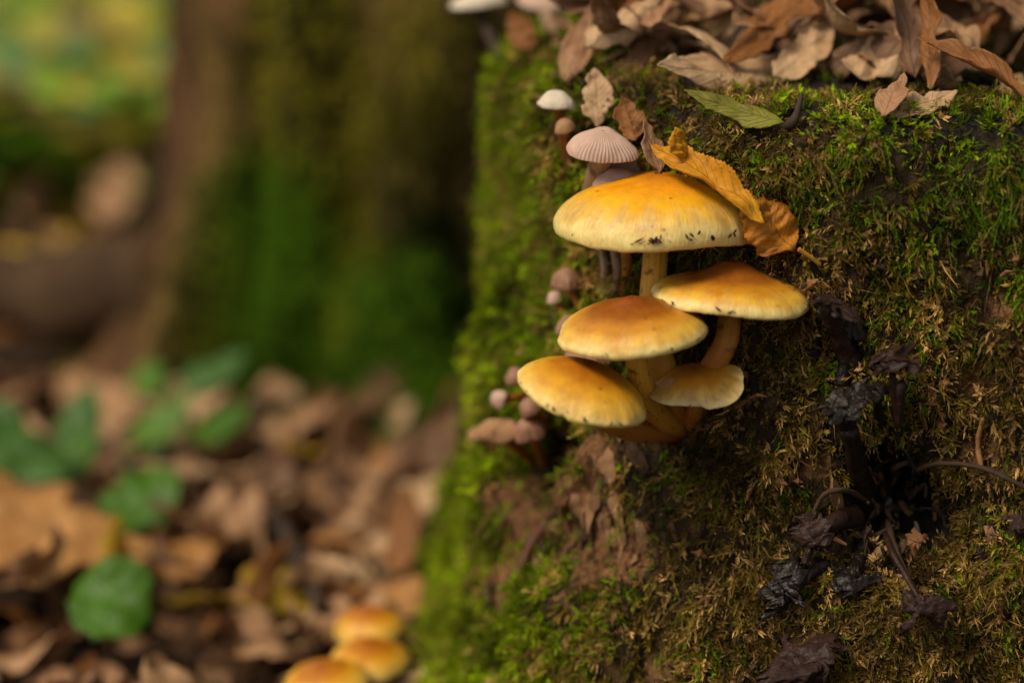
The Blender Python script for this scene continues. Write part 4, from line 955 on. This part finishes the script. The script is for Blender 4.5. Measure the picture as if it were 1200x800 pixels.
gleaf('reddish tan leaf behind the orange mushrooms', 'ochre', 478, 716, .035, .022, 1.4, .014, kind='ovate')
# sticks on the ground
def stick(label, pix, rad, up=.008):
    P = [gpt(*q, up) for q in pix]; P = [Vector((p.x, p.y, float(ground_z(p.x, p.y))+up)) for p in P]
    tag(put('twig', tube_mesh('twig', [p-P[0] for p in P], rad, m_twig, n=30, sides=9, rough=.3, rscale=150), None, P[0]), label, 'twig')
stick('dark bent twig lying among the litter in front of the trunk', [(318, 600), (345, 650), (375, 712)], [.0022, .0028, .002], .018)
stick('added dark stick standing in for the shaded gap beside the trunk', [(222, 330), (240, 270), (262, 190)], [.006, .008, .005], .03)  # added stick, stands in for the dark gap between trunk and root
stick('short dark stick lying in the shade under the root', [(5, 432), (80, 440), (160, 425)], [.004, .006, .004], .01)

# ------------------------------------------------------------------ green plants at the left
def plant(label, base_px, leaves, name='green_plant'):
    b = gpt(*base_px); b = Vector((b.x, b.y, float(ground_z(b.x, b.y)))); root = empty(name, b, label, 'plant')
    for (px, py, d, L, Wd, yaw, tiltz, mat, kind) in leaves:
        p = W(px, py, d)
        gz = float(ground_z(p.x, p.y))
        if p.z < gz+.010: p.z = gz+.010
        yd = Vector((math.sin(yaw), math.cos(yaw), tiltz)); yd.normalize(); st = p - yd*L*.5
        lf_ = put('leaf', leaf_blade('leaf', L, Wd, LM[mat], kind, bend=.5, curl=-.35, crumple=.22, seed=int(px+py), nu=26, nv=13, tear=.15, fold=.15), root, st-b, frame(yd, (0, -.45, 1)))
        put('leaf_stalk', tube_mesh('leaf_stalk', [Vector((0, 0, 0)), (st-b)*.5+Vector((0, 0, .012)), st-b], [.0011, .0009, .0007], m_pstem, n=16, sides=7), root)
m_pstem = plain('plant_stalk', (.07, .12, .03), .3, 200, .5)
plant('low green plant with rounded leaves spread over the litter beside the oak leaf', (150, 640), (
    (132, 708, .735, .028, .029, .3, .45, 'green', 'round'),
    (165, 590, .80, .030, .028, 1.2, .2, 'green', 'round'),
    (190, 500, .86, .030, .018, .9, .35, 'lime', 'ovate'),
    (175, 447, .90, .016, .014, .2, .4, 'lime', 'round'),
    (252, 440, .90, .028, .020, 1.3, .2, 'bluegreen', 'ovate'),
    (258, 502, .86, .026, .016, .9, .1, 'green', 'ovate')))
plant('green plant with paired oval leaves at the shady hollow under the root', (60, 590), (
    (94, 497, .86, .028, .018, .3, .5, 'bluegreen', 'ovate'),
    (30, 537, .82, .040, .024, -1.0, .2, 'bluegreen', 'ovate'),
    (82, 548, .83, .030, .018, .8, .3, 'green', 'ovate'),
    (2, 500, .84, .020, .018, -.4, .4, 'bluegreen', 'round')))
plant('far dark green leaf plant standing left of the trunk', (192, 262), (
    (194, 215, 1.30, .030, .026, .1, 1.2, 'green', 'ovate'),
    (178, 325, 1.18, .028, .02, .5, .4, 'green', 'ovate')))
# ground cover beyond the root: many small green and yellow leaves nobody could count
NC = 19000
cx = r.uniform(-1.0, .35, NC); cy = 1.04+2.2*r.random(NC)**1.5
pc = np.stack([cx, cy, np.zeros(NC)], -1)
keep = (fbm(pc, 3.2, 3, 61) + .6*sstep(1.02, 1.15, cy) > -.1) & (np.hypot(cx-TX, cy-TY) > .12)
cx, cy, pc = cx[keep], cy[keep], pc[keep]; n = len(cx)
cz = ground_z(cx, cy); hh = r.uniform(.01, .055, n)
az = r.uniform(0, 6.28, n); L = r.uniform(.020, .050, n); wd = L*r.uniform(.28, .45, n); el = r.uniform(.0, .9, n)
dirv = np.stack([np.cos(az)*np.cos(el), np.sin(az)*np.cos(el), np.sin(el)], -1); sd = np.stack([-np.sin(az), np.cos(az), r.uniform(-.4, .4, n)], -1)
p0 = np.stack([cx, cy, cz+hh], -1); vs = np.stack([np.stack([cx, cy, cz-.003], -1), np.stack([cx+.0015, cy, cz-.003], -1), p0,
      p0+dirv*L[:, None]*.45+sd*wd[:, None], p0+dirv*L[:, None]*.45-sd*wd[:, None], p0+dirv*L[:, None]-np.array([0, 0, .25])*L[:, None]], 1)
o = np.arange(n)*6
fc = np.concatenate([np.stack([o, o+1, o+2], 1), np.stack([o+2, o+3, o+4], 1), np.stack([o+3, o+5, o+4], 1)])
pal = np.array([[.16, .33, .02], [.24, .40, .03], [.30, .27, .03], [.42, .33, .04], [.62, .40, .04], [.14, .30, .09], [.46, .30, .16]])
ci = r.choice(len(pal), n, p=[.28, .2, .16, .11, .07, .08, .10]); cl = pal[ci]*r.uniform(.7, 1.3, (n, 1))
gc = put('ground_cover', mesh_np('ground_cover', vs.reshape(-1, 3), fc, m_cover, True, {'Col': ('FLOAT_COLOR', np.repeat(cl, 6, 0))}))
gc['kind'] = 'stuff'; tag(gc, 'green and yellowing ground cover plants beyond the root', 'ground cover')
